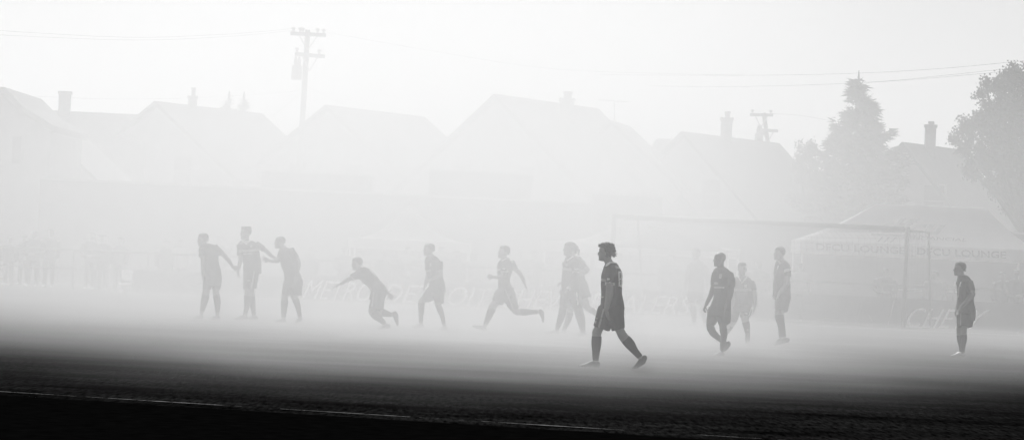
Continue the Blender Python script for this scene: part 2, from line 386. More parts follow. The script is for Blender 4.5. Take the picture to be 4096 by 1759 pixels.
Z0 = (2200, 900, 1.844); Z1 = (700, 860, 2.405); Z2 = (1300, 960, 2.764); Z3 = (1860, 940, 2.634); Z4 = (2700, 960, 2.256); Z5 = (3600, 1000, 2.458)
TEAM = None
def players():
    # the near player walking left
    man(Z0, (300, 1053), (414, 207, 131), [(412, 235, 62), (432, 280, 60), (450, 318, 84)],
        [(428, 478, 277, .07), (408, 498, 296, .13), (392, 518, 325, .20), (380, 531, 368, .22), (376, 533, 420, .21), (376, 533, 480, .20), (377, 536, 540, .19), (374, 543, 590, .19), (366, 546, 632, .20)],
        [(374, 544, 590), (356, 546, 640), (345, 545, 690)],
        arms=[[(445, 345, 66, -.20), (441, 430, 54, -.23), (437, 520, 56, -.23), (422, 590, 42, -.24), (415, 628, 32, -.25)], [(450, 345, 64, .2), (455, 440, 52, .24), (462, 520, 50, .25), (450, 600, 38, .2), (446, 630, 30, .2)]],
        legs=[[(405, 660, 95, .08), (380, 730, 86, .08), (348, 790, 72, .08), (343, 830, 66, .08), (342, 880, 70, .08), (339, 935, 56, .08), (336, 1000, 40, .08), (335, 1030, 38, .08)],
              [(470, 680, 110, -.09), (505, 760, 88, -.09), (540, 828, 70, -.09), (585, 878, 72, -.09), (622, 930, 52, -.09), (662, 975, 40, -.09), (680, 995, 36, -.09)]],
        socks=[[(344, 824, 68, .08), (342, 880, 70, .08), (339, 935, 56, .08), (336, 1005, 42, .08)], [(555, 846, 70, -.09), (588, 882, 72, -.09), (622, 930, 52, -.09), (664, 977, 42, -.09)]],
        boots=[([(350, 1030, 44), (322, 1026, 50), (285, 1034, 36), (250, 1041, 24), (218, 1044, 13)], .08), ([(697, 982, 40), (680, 1005, 56), (655, 1030, 42), (628, 1051, 28), (606, 1061, 14)], -.09)],
        label='nearest dark figure walking left, shaggy hair and a number eight shirt', skin='skin_tan', bootm='shoe_d', yaw=R(-14), hair='shaggy',
        sleeves=[[(450, 330, 84, -.17), (445, 375, 74, -.21), (440, 436, 56, -.23)], [(450, 330, 80, .17), (452, 380, 66, .22), (455, 436, 56, .24)]],
        tubes=[[(430, 625, 150, .05), (402, 700, 142, .07), (379, 766, 124, .08)], [(465, 625, 150, -.05), (488, 700, 118, -.08), (504, 776, 92, -.09)]],
        hands=[((415, 630, -.25), (430, 700, -.26), dict(curl=.45, pn=(.9, .4, 0), thumb=-1)), ((446, 632, .2), (440, 690, .2), dict(curl=.6, pn=(1, 0, 0)))],
        paints=[('shirt', [(372, 396), (412, 404), (412, 425), (372, 420)], 2, True), ('shirt', [(405, 425), (475, 428), (475, 450), (405, 450)], 1, False),
                ('shirt', [(425, 270), (485, 270), (486, 286), (450, 286), (420, 310), (408, 310)], 1, False),
                ('shirt', [(503, 345), (512, 345), (518, 452), (507, 458)], 1, True), ('shirt', [(521, 350), (529, 356), (532, 462), (523, 452)], 1, True),
                ('shirt', [(506, 345), (526, 350), (526, 360), (507, 356)], 1, True), ('shirt', [(508, 398), (528, 398), (528, 408), (508, 408)], 1, True), ('shirt', [(508, 448), (532, 452), (531, 464), (510, 458)], 1, True),
                ('shirt', [(480, 306), (516, 312), (520, 330), (484, 324)], 2, True), ('shirt', [(420, 397), (442, 397), (442, 411), (420, 411)], 1, True),
                ('shirt', [(376, 530), (398, 530), (398, 540), (376, 540)], 2, True),
                ('shorts', [(390, 622), (401, 622), (366, 768), (350, 766)], 2, True), ('shorts', [(330, 685), (352, 690), (350, 697), (330, 694)], 2, True), ('shorts', [(326, 708), (342, 710), (338, 728), (324, 724)], 2, True)])
    # three on the left
    man(Z1, (210, 1004), (270, 238, 122), [(272, 270, 60), (290, 300, 66), (305, 330, 90)],
        [(285, 345, 276, .08), (258, 380, 290, .14), (234, 405, 318, .17), (230, 420, 350, .18), (246, 418, 395, .17), (270, 418, 445, .16), (274, 432, 500, .16), (272, 447, 560, .17), (271, 450, 600, .17)],
        [(273, 449, 585), (270, 447, 640), (269, 443, 680)],
        arms=[[(390, 325, 60, -.02), (455, 372, 46, -.05), (510, 430, 40, -.05), (545, 480, 30, -.05), (556, 496, 26, -.05)], [(255, 345, 50, -.15), (268, 450, 44, -.22), (268, 520, 38, -.24), (265, 565, 28, -.25)]],
        legs=[[(310, 680, 90, -.08), (300, 730, 72, -.08), (290, 790, 70, -.08), (278, 850, 60, -.08), (262, 910, 42, -.08), (254, 960, 34, -.08), (250, 985, 32, -.08)], [(390, 680, 90, .1), (390, 730, 66, .1), (401, 790, 64, .1), (408, 850, 58, .1), (408, 900, 44, .1), (407, 950, 36, .1), (407, 985, 34, .1)]],
        socks=[[(296, 770, 70, -.08), (290, 800, 70, -.08), (278, 850, 60, -.08), (260, 924, 40, -.08)], [(398, 770, 64, .1), (402, 800, 64, .1), (408, 850, 58, .1), (408, 940, 38, .1)]],
        boots=[([(257, 984, 38), (225, 982, 40), (190, 989, 26), (148, 995, 12)], -.08), ([(420, 988, 40), (385, 984, 38), (350, 994, 24), (326, 1000, 12)], .1)],
        label='leftmost of the line of three, reaching back to the tall player beside him', skin='skin_mid', kit='kit_away', yaw=R(-10), pitch=R(4), hair='short',
        sleeves=[[(375, 315, 78, 0), (415, 345, 66, -.02), (455, 374, 54, -.04)], [(256, 330, 62, -.12), (258, 400, 56, -.2)]], tubes=[[(315, 620, 95, -.06), (307, 716, 78, -.08)], [(400, 620, 96, .06), (396, 714, 86, .09)]],
        hands=[((558, 500, -.05), (615, 516, -.05), dict(curl=.25, spread=.3, pn=(0, 1, 0), thumb=-1)), ((265, 570, -.25), (268, 630, -.25), dict(curl=.5, pn=(1, 0, 0), thumb=-1))])
    man(Z1, (630, 1012), (680, 184, 122), [(682, 215, 62), (684, 250, 60), (690, 280, 90)],
        [(648, 735, 252, .09), (618, 780, 268, .13), (604, 802, 300, .15), (612, 808, 345, .16), (636, 820, 400, .15), (650, 830, 450, .15), (655, 833, 510, .15), (655, 831, 566, .16)],
        [(657, 812, 545), (657, 800, 600), (658, 794, 650)],
        arms=[[(622, 310, 50, -.06), (632, 390, 44, -.08), (628, 450, 46, -.1), (612, 512, 30, -.14), (605, 540, 26, -.15)], [(790, 290, 60, .03), (858, 336, 44, .04), (905, 378, 40, .05), (940, 408, 32, .06), (978, 424, 26, .08)]],
        legs=[[(700, 690, 85, -.08), (703, 755, 72, -.08), (700, 825, 68, -.08), (690, 890, 48, -.08), (675, 950, 36, -.08), (668, 988, 34, -.08)], [(730, 690, 85, .08), (735, 760, 64, .08), (742, 820, 58, .08), (748, 880, 50, .08), (757, 940, 38, .08), (761, 990, 36, .08)]],
        socks=[[(702, 780, 70, -.08), (700, 830, 68, -.08), (690, 890, 48, -.08), (672, 965, 36, -.08)], [(738, 790, 62, .08), (742, 825, 58, .08), (748, 880, 50, .08), (759, 970, 38, .08)]],
        boots=[([(680, 990, 40), (645, 988, 42), (605, 997, 28), (570, 1003, 13)], -.08), ([(778, 995, 42), (750, 993, 44), (722, 1002, 34), (706, 1006, 24)], .08)],
        label='tallest of the line of three, flat topped hair and a pale chest band', skin='skin_mid', yaw=R(35), hair='flat', bootm='shoe_d',
        sleeves=[[(625, 290, 62, -.05), (623, 394, 56, -.08)], [(775, 285, 78, .02), (815, 310, 66, .03), (858, 337, 52, .04)]], tubes=[[(702, 600, 92, -.04), (704, 719, 88, -.08)], [(748, 600, 100, .04), (744, 712, 84, .07)]],
        hands=[((604, 545, -.15), (606, 615, -.15), dict(curl=.8, pn=(1, 0, 0), thumb=-1)), ((982, 426, .08), (1010, 432, .08), dict(curl=.4, pn=(0, 0, -1)))],
        paints=[('shirt', [(612, 342), (812, 330), (818, 352), (615, 368)], 2, False), ('shirt', [(645, 250), (740, 240), (735, 252), (684, 290), (650, 262)], 1, True), ('shirt', [(720, 295), (746, 295), (744, 320), (722, 320)], 2, True),
                ('shirt', [(655, 374), (740, 370), (740, 384), (655, 388)], 2, True),
                ('shorts', [(757, 545), (770, 545), (742, 712), (722, 712)], 2, True), ('shorts', [(695, 632), (722, 630), (720, 644), (696, 644)], 2, True)])
    man(Z1, (1010, 1038), (1010, 268, 118), [(1015, 295, 60), (1035, 320, 62), (1060, 350, 90)],
        [(1030, 1092, 322, .09), (1005, 1122, 338, .15), (990, 1150, 365, .18), (990, 1168, 400, .19), (1008, 1170, 440, .18), (1022, 1176, 490, .17), (1038, 1190, 540, .17), (1050, 1210, 585, .17), (1057, 1228, 640, .18)],
        [(1056, 1229, 620), (1046, 1228, 660), (1040, 1226, 700)],
        arms=[[(1130, 370, 66, -.17), (1172, 430, 50, -.22), (1188, 475, 48, -.24), (1178, 540, 38, -.25), (1168, 582, 28, -.26)], [(1020, 380, 58, .15), (1000, 430, 52, .15), (985, 442, 46, .12), (935, 448, 30, .1), (905, 440, 24, .1)]],
        legs=[[(1070, 720, 85, .08), (1055, 790, 64, .08), (1054, 840, 66, .08), (1050, 890, 58, .08), (1046, 940, 42, .08), (1044, 1015, 38, .08)], [(1140, 730, 95, -.08), (1148, 790, 70, -.08), (1168, 840, 60, -.08), (1186, 900, 48, -.08), (1197, 960, 38, -.08), (1204, 1000, 34, -.08)]],
        socks=[[(1055, 822, 66, .08), (1054, 845, 66, .08), (1050, 890, 58, .08), (1045, 990, 40, .08)], [(1158, 815, 64, -.08), (1170, 845, 60, -.08), (1186, 900, 48, -.08), (1201, 980, 38, -.08)]],
        boots=[([(1050, 1016, 40), (1020, 1016, 40), (985, 1024, 26), (954, 1027, 12)], .08), ([(1207, 1000, 36), (1190, 1015, 42), (1170, 1030, 28), (1150, 1040, 12)], -.08)],
        label='rightmost of the line of three, leaning forward with fingers spread', skin='skin_mid', kit='kit_away', yaw=0, hair='crop',
        sleeves=[[(1105, 350, 86, -.12), (1140, 390, 74, -.18), (1168, 434, 56, -.22)], [(1030, 365, 70, .14), (1010, 412, 60, .15)]], tubes=[[(1090, 660, 100, .04), (1070, 772, 84, .08)], [(1160, 660, 118, -.04), (1166, 778, 110, -.07)]],
        hands=[((904, 440, .1), (860, 425, .1), dict(curl=.12, spread=.55, pn=(0, 1, 0), thumb=1)), ((1166, 588, -.26), (1155, 645, -.26), dict(curl=.4, pn=(0, 1, 0)))])
    # lunging player
    man(Z2, (640, 992), (358, 262, 140), [(352, 290, 70), (375, 320, 74), (400, 352, 110)],
        [(372, 322, 80), (392, 345, 130), (430, 375, 158), (490, 425, 158), (545, 485, 150), (585, 535, 160), (605, 570, 168)],
        [(522, 690, 548), (508, 690, 580), (492, 672, 620), (485, 655, 660)],
        arms=[[(370, 375, 74, -.19), (288, 418, 50, -.22), (240, 445, 52, -.22), (195, 472, 38, -.22), (168, 488, 30, -.22)], [(430, 350, 66, .2), (560, 450, 50, .27), (650, 530, 42, .26), (695, 582, 32, .25)]],
        legs=[[(600, 620, 120, -.08), (550, 720, 100, -.08), (515, 780, 78, -.08), (560, 835, 84, -.08), (605, 872, 66, -.08), (650, 915, 46, -.08), (680, 945, 40, -.08)], [(600, 640, 120, .1), (600, 740, 90, .1), (605, 790, 80, .1), (660, 808, 78, .1), (720, 822, 52, .1), (765, 828, 46, .1)]],
        socks=[[(530, 800, 84, -.08), (565, 840, 84, -.08), (605, 872, 66, -.08), (660, 923, 46, -.08)], [(630, 800, 80, .1), (665, 809, 76, .1), (720, 822, 52, .1), (740, 825, 50, .1)]],
        boots=[([(705, 950, 44), (672, 955, 50), (630, 970, 34), (582, 986, 12)], -.08), ([(770, 812, 60), (782, 845, 62), (792, 890, 44), (802, 935, 26)], .1)],
        label='bent over player lunging forward with one arm stretched ahead', skin='skin_tan', yaw=0, pitch=R(8), hair='short', perp=1.25, bootm='shoe',
        sleeves=[[(400, 365, 110, -.15), (345, 390, 88, -.19), (290, 420, 62, -.22)], [(430, 355, 100, .15), (490, 400, 62, .24)]], tubes=[[(590, 600, 140, -.05), (548, 768, 126, -.08)], [(600, 600, 120, .05), (598, 762, 96, .1)]],
        hands=[((165, 490, -.22), (125, 505, -.22), dict(curl=.35, pn=(0, 0, -1), thumb=1)), ((700, 590, .25), (745, 640, .25), dict(curl=.12, spread=.3, pn=(0, -1, 0)))],
        paints=[('shirt', [(258, 398), (270, 390), (330, 428), (315, 440)], 1, False), ('shirt', [(478, 322), (510, 330), (572, 402), (552, 400)], 2, False),
                ('shorts', [(530, 555), (552, 555), (528, 738), (510, 738)], 2, True), ('shirt', [(372, 282), (425, 292), (420, 304), (372, 296)], 1, False)])
    # walking player with forearm across
    man(Z2, (1020, 986), (1150, 118, 138), [(1150, 160, 70), (1168, 190, 70), (1185, 220, 110)],
        [(1140, 1212, 184, .09), (1122, 1238, 202, .14), (1108, 1262, 225, .19), (1104, 1280, 260, .21), (1110, 1290, 310, .20), (1122, 1294, 360, .19), (1134, 1300, 410, .18), (1148, 1315, 465, .18), (1152, 1330, 532, .19)],
        [(1150, 1330, 510), (1146, 1333, 550), (1140, 1330, 590)],
        arms=[[(1265, 280, 66, -.19), (1274, 350, 52, -.23), (1275, 392, 54, -.25), (1215, 422, 46, -.26), (1158, 450, 36, -.27), (1138, 465, 30, -.27)], [(1140, 270, 60, .17), (1135, 390, 46, .2), (1122, 450, 40, .2), (1108, 510, 28, .18)]],
        legs=[[(1170, 600, 100, .08), (1110, 650, 84, .08), (1066, 690, 74, .08), (1065, 740, 68, .08), (1064, 790, 64, .08), (1060, 850, 50, .08), (1058, 910, 42, .08), (1060, 945, 40, .08)], [(1255, 600, 110, -.08), (1245, 700, 70, -.08), (1256, 745, 64, -.08), (1277, 800, 60, -.08), (1298, 860, 48, -.08), (1312, 930, 40, -.08), (1318, 965, 36, -.08)]],
        socks=[[(1064, 700, 74, .08), (1065, 745, 68, .08), (1064, 790, 64, .08), (1060, 850, 50, .08), (1058, 918, 42, .08)], [(1248, 722, 68, -.08), (1260, 755, 64, -.08), (1277, 800, 60, -.08), (1298, 860, 48, -.08), (1313, 940, 40, -.08)]],
        boots=[([(1074, 955, 44), (1040, 950, 52), (995, 965, 32), (946, 957, 13)], .08), ([(1338, 980, 42), (1305, 980, 46), (1268, 992, 28), (1236, 998, 12)], -.08)],
        label='player striding left with his near forearm across his hip', skin='skin_tan', kit='kit_away', yaw=R(8), hair='short', bootm='shoe_w',
        sleeves=[[(1258, 260, 84, -.16), (1270, 352, 60, -.22)], [(1142, 255, 70, .14), (1135, 340, 58, .18)]], tubes=[[(1215, 560, 150, .04), (1165, 610, 140, .06), (1105, 662, 96, .08)], [(1250, 560, 150, -.04), (1262, 708, 98, -.08)]],
        hands=[((1136, 468, -.27), (1100, 525, -.27), dict(curl=.3, pn=(1, 0, -.3))), ((1106, 515, .18), (1092, 570, .18), dict(curl=.3, pn=(1, 0, 0)))],
        paints=[('shirt', [(1126, 342), (1168, 342), (1168, 356), (1126, 356)], 2, True), ('shirt', [(1155, 258), (1176, 258), (1172, 300), (1158, 296)], 2, True)])
    # runner
    man(Z3, (150, 1012), (413, 172, 136), [(408, 205, 68), (412, 235, 66), (425, 262, 110)],
        [(392, 452, 240, .09), (372, 478, 255, .14), (355, 498, 280, .19), (343, 505, 320, .21), (341, 500, 365, .20), (343, 486, 410, .18), (346, 472, 460, .17), (348, 480, 505, .17), (348, 506, 562, .18)],
        [(350, 507, 548), (330, 511, 585), (325, 508, 615)],
        arms=[[(425, 310, 70, -.20), (412, 385, 60, -.23), (400, 425, 54, -.24), (350, 436, 40, -.25), (300, 432, 30, -.25)], [(490, 290, 62, .2), (530, 345, 50, .22), (578, 398, 48, .24), (612, 455, 40, .24), (626, 500, 30, .24)]],
        legs=[[(410, 610, 130, -.08), (345, 670, 108, -.08), (292, 745, 84, -.08), (272, 790, 74, -.08), (252, 845, 66, -.08), (225, 905, 48, -.08), (205, 955, 40, -.08)], [(450, 620, 130, .08), (490, 710, 104, .08), (535, 790, 78, .08), (590, 800, 66, .08), (660, 802, 62, .08), (720, 800, 46, .08), (785, 800, 40, .08)]],
        socks=[[(290, 765, 80, -.08), (272, 795, 74, -.08), (252, 845, 66, -.08), (215, 930, 44, -.08)], [(585, 800, 70, .08), (640, 802, 66, .08), (700, 801, 50, .08), (765, 800, 40, .08)]],
        boots=[([(206, 980, 48), (170, 966, 50), (130, 960, 36), (82, 948, 16)], -.08), ([(795, 790, 46), (808, 815, 54), (818, 860, 36), (822, 905, 18)], .08)],
        label='runner in mid stride to the left with one boot kicked up behind', skin='skin_tan', yaw=0, pitch=R(-5), hair='short', hairmat='hair', bootm='shoe_d',
        sleeves=[[(425, 295, 84, -.17), (412, 386, 68, -.22)], [(480, 285, 86, .15), (532, 345, 60, .22)]], tubes=[[(430, 570, 150, -.05), (380, 630, 148, -.07), (335, 698, 124, -.08)], [(440, 570, 150, .05), (480, 680, 124, .08), (532, 776, 80, .08)]],
        hands=[((298, 432, -.25), (245, 420, -.25), dict(curl=1.5, pn=(0, 1, -.4), thumb=1)), ((628, 505, .24), (655, 560, .24), dict(curl=.3, spread=.2, pn=(-1, 0, 0)))],
        paints=[('shirt', [(376, 370), (450, 370), (450, 386), (376, 386)], 1, False), ('shirt', [(338, 346), (372, 346), (372, 366), (338, 366)], 2, True), ('shirt', [(396, 340), (422, 340), (422, 354), (396, 354)], 1, True),
                ('shirt', [(380, 258), (440, 232), (452, 236), (388, 268)], 1, True), ('shorts', [(415, 556), (428, 556), (512, 764), (496, 760)], 2, True)])
    # overlapping pair
    man(Z3, (930, 1052), (1100, 148, 142), [(1092, 190, 74), (1098, 222, 74), (1115, 250, 110)],
        [(1072, 1150, 220, .09), (1060, 1180, 240, .14), (1046, 1200, 268, .19), (1036, 1208, 310, .21), (1030, 1206, 370, .20), (1027, 1202, 440, .19), (1026, 1202, 510, .18), (1022, 1210, 570, .19), (1018, 1215, 605, .19)],
        [(1020, 1216, 590), (1012, 1226, 640), (1010, 1230, 680)],
        arms=[[(1168, 310, 72, -.20), (1162, 400, 60, -.23), (1140, 470, 56, -.25), (1108, 540, 44, -.27), (1082, 582, 34, -.28)], [(1060, 300, 66, .19), (1048, 400, 50, .22), (1040, 470, 46, .2), (1028, 560, 32, .12)]],
        legs=[[(1070, 680, 105, .08), (1036, 755, 76, .08), (1026, 815, 76, .08), (1010, 875, 70, .08), (985, 945, 50, .08), (968, 1000, 42, .08)], [(1170, 690, 115, -.08), (1192, 770, 88, -.08), (1208, 840, 90, -.08), (1224, 905, 82, -.08), (1238, 970, 56, -.08), (1245, 1035, 44, -.08)]],
        socks=[[(1034, 770, 76, .08), (1024, 825, 76, .08), (1010, 875, 70, .08), (974, 980, 44, .08)], [(1194, 785, 88, -.08), (1208, 845, 90, -.08), (1224, 905, 82, -.08), (1244, 1020, 48, -.08)]],
        boots=[([(968, 1020, 54), (930, 1022, 50), (885, 1028, 34), (838, 1018, 16)], .08, 'shoe_w'), ([(1256, 1042, 44), (1230, 1042, 44), (1205, 1050, 28), (1190, 1052, 20)], -.08)],
        label='player with a white wristband and banded shirt in front of his overlapping teammate', skin='skin_dark', yaw=R(5), hair='tied',
        sleeves=[[(1165, 300, 90, -.17), (1164, 398, 68, -.22)], [(1065, 290, 78, .16), (1052, 380, 62, .2)]], tubes=[[(1090, 620, 150, .04), (1062, 690, 130, .07), (1040, 762, 98, .08)], [(1155, 620, 150, -.04), (1175, 700, 128, -.07), (1195, 772, 102, -.08)]],
        hands=[((1080, 585, -.28), (1045, 630, -.28), dict(curl=.5, pn=(1, 0, -.3))), ((1026, 565, .12), (1000, 600, .1), dict(curl=1.3, pn=(1, 0, 0)))],
        paints=[('body', [(1066, 572), (1096, 530), (1120, 548), (1092, 590)], 1, False)] if False else [('shirt', [(1030, 340), (1125, 352), (1125, 382), (1028, 372)], 2, True), ('shirt', [(1128, 384), (1200, 384), (1200, 402), (1128, 402)], 1, False), ('shirt', [(1150, 354), (1198, 354), (1198, 368), (1150, 368)], 2, True),
                ('shirt', [(1066, 270), (1078, 276), (1152, 226), (1146, 214)], 1, True), ('shirt', [(1060, 300), (1084, 300), (1082, 334), (1062, 330)], 2, True), ('shorts', [(1168, 602), (1186, 602), (1198, 738), (1182, 738)], 1, True)],
        extra=lambda f: band(f, [(1102, 550, 54, -.27), (1086, 574, 48, -.28)]))
    man(Z3, (1020, 1050), (1130, 165, 135), [(1125, 200, 70), (1135, 235, 74), (1150, 260, 110)],
        [(1118, 1195, 220, .09), (1104, 1225, 240, .14), (1096, 1242, 275, .19), (1092, 1250, 330, .2), (1090, 1252, 390, .19), (1090, 1264, 440, .18), (1090, 1292, 500, .18), (1092, 1306, 560, .18), (1096, 1312, 595, .18)],
        [(1096, 1312, 580), (1102, 1320, 610), (1112, 1330, 640)],
        arms=[[(1210, 280, 66, -.15), (1270, 345, 56, -.18), (1292, 372, 52, -.18), (1230, 405, 46, -.16), (1120, 455, 36, -.05), (1045, 492, 28, .1)], [(1110, 290, 60, .2), (1090, 380, 50, .25), (1060, 450, 40, .25), (1030, 500, 28, .25)]],
        legs=[[(1150, 640, 110, .08), (1130, 740, 84, .08), (1108, 800, 70, .08), (1098, 855, 66, .08), (1075, 920, 54, .08), (1045, 985, 40, .08), (1035, 1020, 38, .08)], [(1230, 640, 130, -.08), (1262, 700, 90, -.08), (1285, 755, 74, -.08), (1340, 795, 58, -.08), (1400, 835, 52, -.08), (1450, 870, 40, -.08), (1466, 900, 36, -.08)]],
        socks=[[(1106, 815, 68, .08), (1098, 855, 66, .08), (1075, 920, 54, .08), (1040, 1000, 40, .08)], [(1320, 782, 60, -.08), (1360, 808, 56, -.08), (1400, 835, 52, -.08), (1452, 872, 40, -.08)]],
        boots=[([(1045, 1025, 42), (1020, 1028, 40), (1000, 1035, 28), (985, 1040, 16)], .08), ([(1462, 880, 44), (1474, 910, 48), (1478, 955, 34), (1476, 1000, 18)], -.08)],
        label='jogging player half hidden behind the one with the wristband, elbow bent', skin='skin_tan', kit='kit_away', yaw=0, hair='tied', dy=1.2, snap=False,
        sleeves=[[(1195, 270, 84, -.1), (1235, 305, 74, -.15), (1270, 345, 64, -.17)], [(1115, 280, 70, .15), (1098, 350, 60, .2)]], tubes=[[(1160, 600, 120, .05), (1145, 690, 110, .08)], [(1225, 600, 150, -.05), (1262, 668, 120, -.08)]],
        hands=[((1042, 494, .1), (1000, 500, .1), dict(curl=1.2, pn=(0, 0, -1))), ((1028, 502, .25), (1000, 510, .25), dict(curl=1.2, pn=(0, 0, -1)))])
    # right-hand group
    man(Z4, (400, 1046), (404, 172, 128), [(408, 205, 66), (412, 240, 64), (422, 270, 104)],
        [(375, 458, 246, .08), (352, 488, 264, .13), (341, 508, 290, .17), (339, 516, 330, .19), (340, 514, 380, .18), (346, 508, 440, .17), (350, 506, 500, .17), (335, 506, 555, .17), (305, 505, 620, .18)],
        [(305, 505, 600), (296, 504, 640), (290, 503, 680)],
        arms=[[(500, 320, 62, -.12), (505, 420, 54, -.16), (498, 490, 54, -.2), (476, 560, 40, -.25), (458, 598, 30, -.27)], [(360, 310, 56, .06), (345, 415, 50, .06), (326, 485, 46, .04), (300, 540, 38, .02), (280, 580, 30, .0)]],
        legs=[[(340, 690, 100, .1), (318, 760, 74, .1), (325, 800, 66, .1), (355, 845, 60, .1), (390, 880, 46, .1), (440, 915, 36, .1), (462, 928, 34, .1)], [(440, 690, 110, -.08), (432, 760, 70, -.08), (438, 820, 62, -.08), (440, 865, 58, -.08), (431, 920, 48, -.08), (426, 975, 36, -.08), (424, 1010, 34, -.08)]],
        socks=[[(320, 785, 70, .1), (338, 822, 64, .1), (358, 848, 58, .1), (425, 905, 38, .1)], [(434, 795, 66, -.08), (440, 830, 62, -.08), (440, 865, 58, -.08), (425, 985, 36, -.08)]],
        boots=[([(482, 925, 40), (470, 948, 48), (458, 972, 34), (446, 994, 16)], .1), ([(432, 1020, 38), (410, 1015, 40), (380, 1026, 26), (348, 1033, 12)], -.08, 'shoe_w')],
        label='shaven headed player walking left, arm held away from his side', skin='skin_dark', kit='kit', yaw=R(18), hair=None,
        sleeves=[[(488, 305, 78, -.08), (506, 360, 72, -.13), (508, 417, 64, -.16)], [(366, 300, 66, .04), (352, 350, 62, .06), (348, 412, 60, .06)]], tubes=[[(355, 640, 120, .06), (325, 747, 86, .09)], [(430, 640, 150, -.04), (450, 756, 104, -.08)]],
        hands=[((456, 602, -.27), (448, 650, -.27), dict(curl=.5, pn=(1, 0, 0), thumb=-1)), ((278, 584, 0), (262, 625, 0), dict(curl=1.4, pn=(1, -.3, 0), thumb=-1))],
        paints=[('shirt', [(398, 302), (428, 302), (420, 342), (396, 342)], 2, True), ('shirt', [(354, 376), (392, 376), (392, 396), (354, 396)], 2, True), ('shirt', [(352, 416), (445, 418), (445, 432), (352, 430)], 2, True)])
    man(Z4, (652, 938), (606, 264, 112), [(603, 300, 62), (600, 330, 62), (602, 355, 90)],
        [(565, 640, 328, .09), (538, 676, 348, .13), (524, 700, 375, .15), (520, 712, 410, .15), (522, 712, 460, .15), (524, 708, 520, .15), (522, 704, 570, .15), (514, 700, 605, .16)],
        [(512, 702, 590), (506, 696, 620), (504, 690, 650)],
        arms=[[(695, 390, 54, -.02), (712, 465, 46, -.05), (720, 530, 44, -.06), (722, 585, 34, -.08), (720, 612, 28, -.1)], [(535, 390, 54, 0), (524, 470, 46, -.02), (520, 540, 42, -.05), (518, 600, 30, -.08)]],
        legs=[[(545, 670, 85, .2), (525, 740, 60, .15), (485, 795, 54, .15), (450, 850, 48, .2), (410, 900, 36, .25)], [(635, 670, 90, -.05), (632, 720, 70, -.1), (642, 765, 62, -.1), (650, 805, 50, -.1), (655, 850, 40, -.08), (655, 875, 38, -.08)]],
        socks=[[(500, 775, 58, .15), (470, 820, 52, .17), (418, 890, 38, .24)], [(636, 742, 66, -.1), (645, 775, 60, -.1), (655, 848, 42, -.08)]],
        boots=[([(415, 900, 34), (392, 908, 32), (355, 920, 14)], .25), ([(655, 850, 40), (655, 885, 46), (652, 910, 44), (650, 928, 30)], -.1)],
        label='player facing the camera behind the shaven headed one, white v neck', skin='skin', yaw=R(100), hair='short', shkit='kit_mid', kit='kit_mid',
        sleeves=[[(682, 380, 66, 0), (708, 462, 56, -.05)], [(545, 380, 66, 0), (526, 455, 56, 0)]], tubes=[[(545, 640, 90, .08), (532, 738, 58, .12)], [(645, 640, 100, 0), (628, 706, 84, -.06)]],
        hands=[((720, 616, -.1), (705, 670, -.1), dict(curl=.4, pn=(-1, 0, 0))), ((516, 606, -.08), (512, 660, -.08), dict(curl=.4, pn=(1, 0, 0)))],
        paints=[('shirt', [(560, 330), (572, 330), (602, 380), (640, 335), (650, 345), (602, 400)], 1, True), ('shirt', [(522, 442), (690, 442), (690, 466), (522, 466)], 2, True), ('shirt', [(622, 408), (648, 408), (648, 436), (622, 436)], 1, True),
                ('shorts', [(690, 600), (704, 600), (660, 726), (650, 720)], 1, True), ('shorts', [(626, 662), (656, 662), (656, 672), (626, 672)], 1, True)], extra=None)
    man(Z4, (905, 950), (944, 118, 120), [(948, 150, 64), (955, 178, 64), (965, 205, 100)],
        [(925, 992, 178, .09), (912, 1012, 195, .14), (904, 1030, 220, .18), (898, 1042, 260, .2), (893, 1044, 310, .19), (888, 1040, 370, .18), (883, 1042, 430, .17), (882, 1047, 490, .17), (900, 1047, 518, .16)],
        [(905, 1048, 500), (908, 1038, 550), (904, 1025, 590)],
        arms=[[(1015, 270, 62, -.17), (1012, 350, 52, -.2), (1004, 400, 50, -.22), (965, 450, 42, -.24), (938, 488, 30, -.25)], [(925, 260, 58, .17), (915, 350, 48, .2), (905, 430, 40, .18), (898, 480, 28, .1)]],
        legs=[[(955, 590, 90, -.07), (938, 645, 78, -.07), (936, 690, 70, -.07), (955, 745, 66, -.07), (968, 805, 56, -.07), (978, 860, 44, -.07), (985, 890, 40, -.07)], [(960, 590, 90, .09), (945, 645, 76, .09), (948, 700, 66, .09), (958, 750, 60, .09), (962, 810, 52, .09), (958, 870, 40, .09), (955, 895, 38, .09)]],
        socks=[[(934, 668, 74, -.07), (942, 710, 68, -.07), (955, 748, 66, -.07), (981, 872, 42, -.07)], [(946, 680, 70, .09), (958, 750, 60, .09), (958, 875, 40, .09)]],
        boots=[([(1018, 898, 40), (990, 902, 50), (950, 922, 32), (900, 944, 12)], -.07), ([(965, 898, 40), (945, 905, 42), (915, 928, 24), (895, 942, 12)], .09)],
        label='upright player facing left with a white captain armband', skin='skin', kit='kit_mid', yaw=0, hair='crop',
        sleeves=[[(1010, 250, 76, -.14), (1020, 325, 60, -.19)], [(930, 245, 70, .14), (918, 320, 58, .18)]], tubes=[[(965, 560, 130, -.04), (955, 633, 118, -.07)], [(970, 560, 120, .04), (960, 630, 112, .08)]],
        hands=[((936, 492, -.25), (915, 535, -.25), dict(curl=.5, pn=(1, 0, 0))), ((898, 485, .1), (905, 525, .05), dict(curl=.6, pn=(0, -1, 0)))],
        paints=[('shirt', [(980, 262), (1046, 250), (1050, 274), (984, 290)], 1, False), ('shirt', [(925, 178), (936, 178), (964, 208), (940, 220)], 2, True), ('shirt', [(926, 226), (941, 226), (929, 262), (918, 262)], 1, True)])
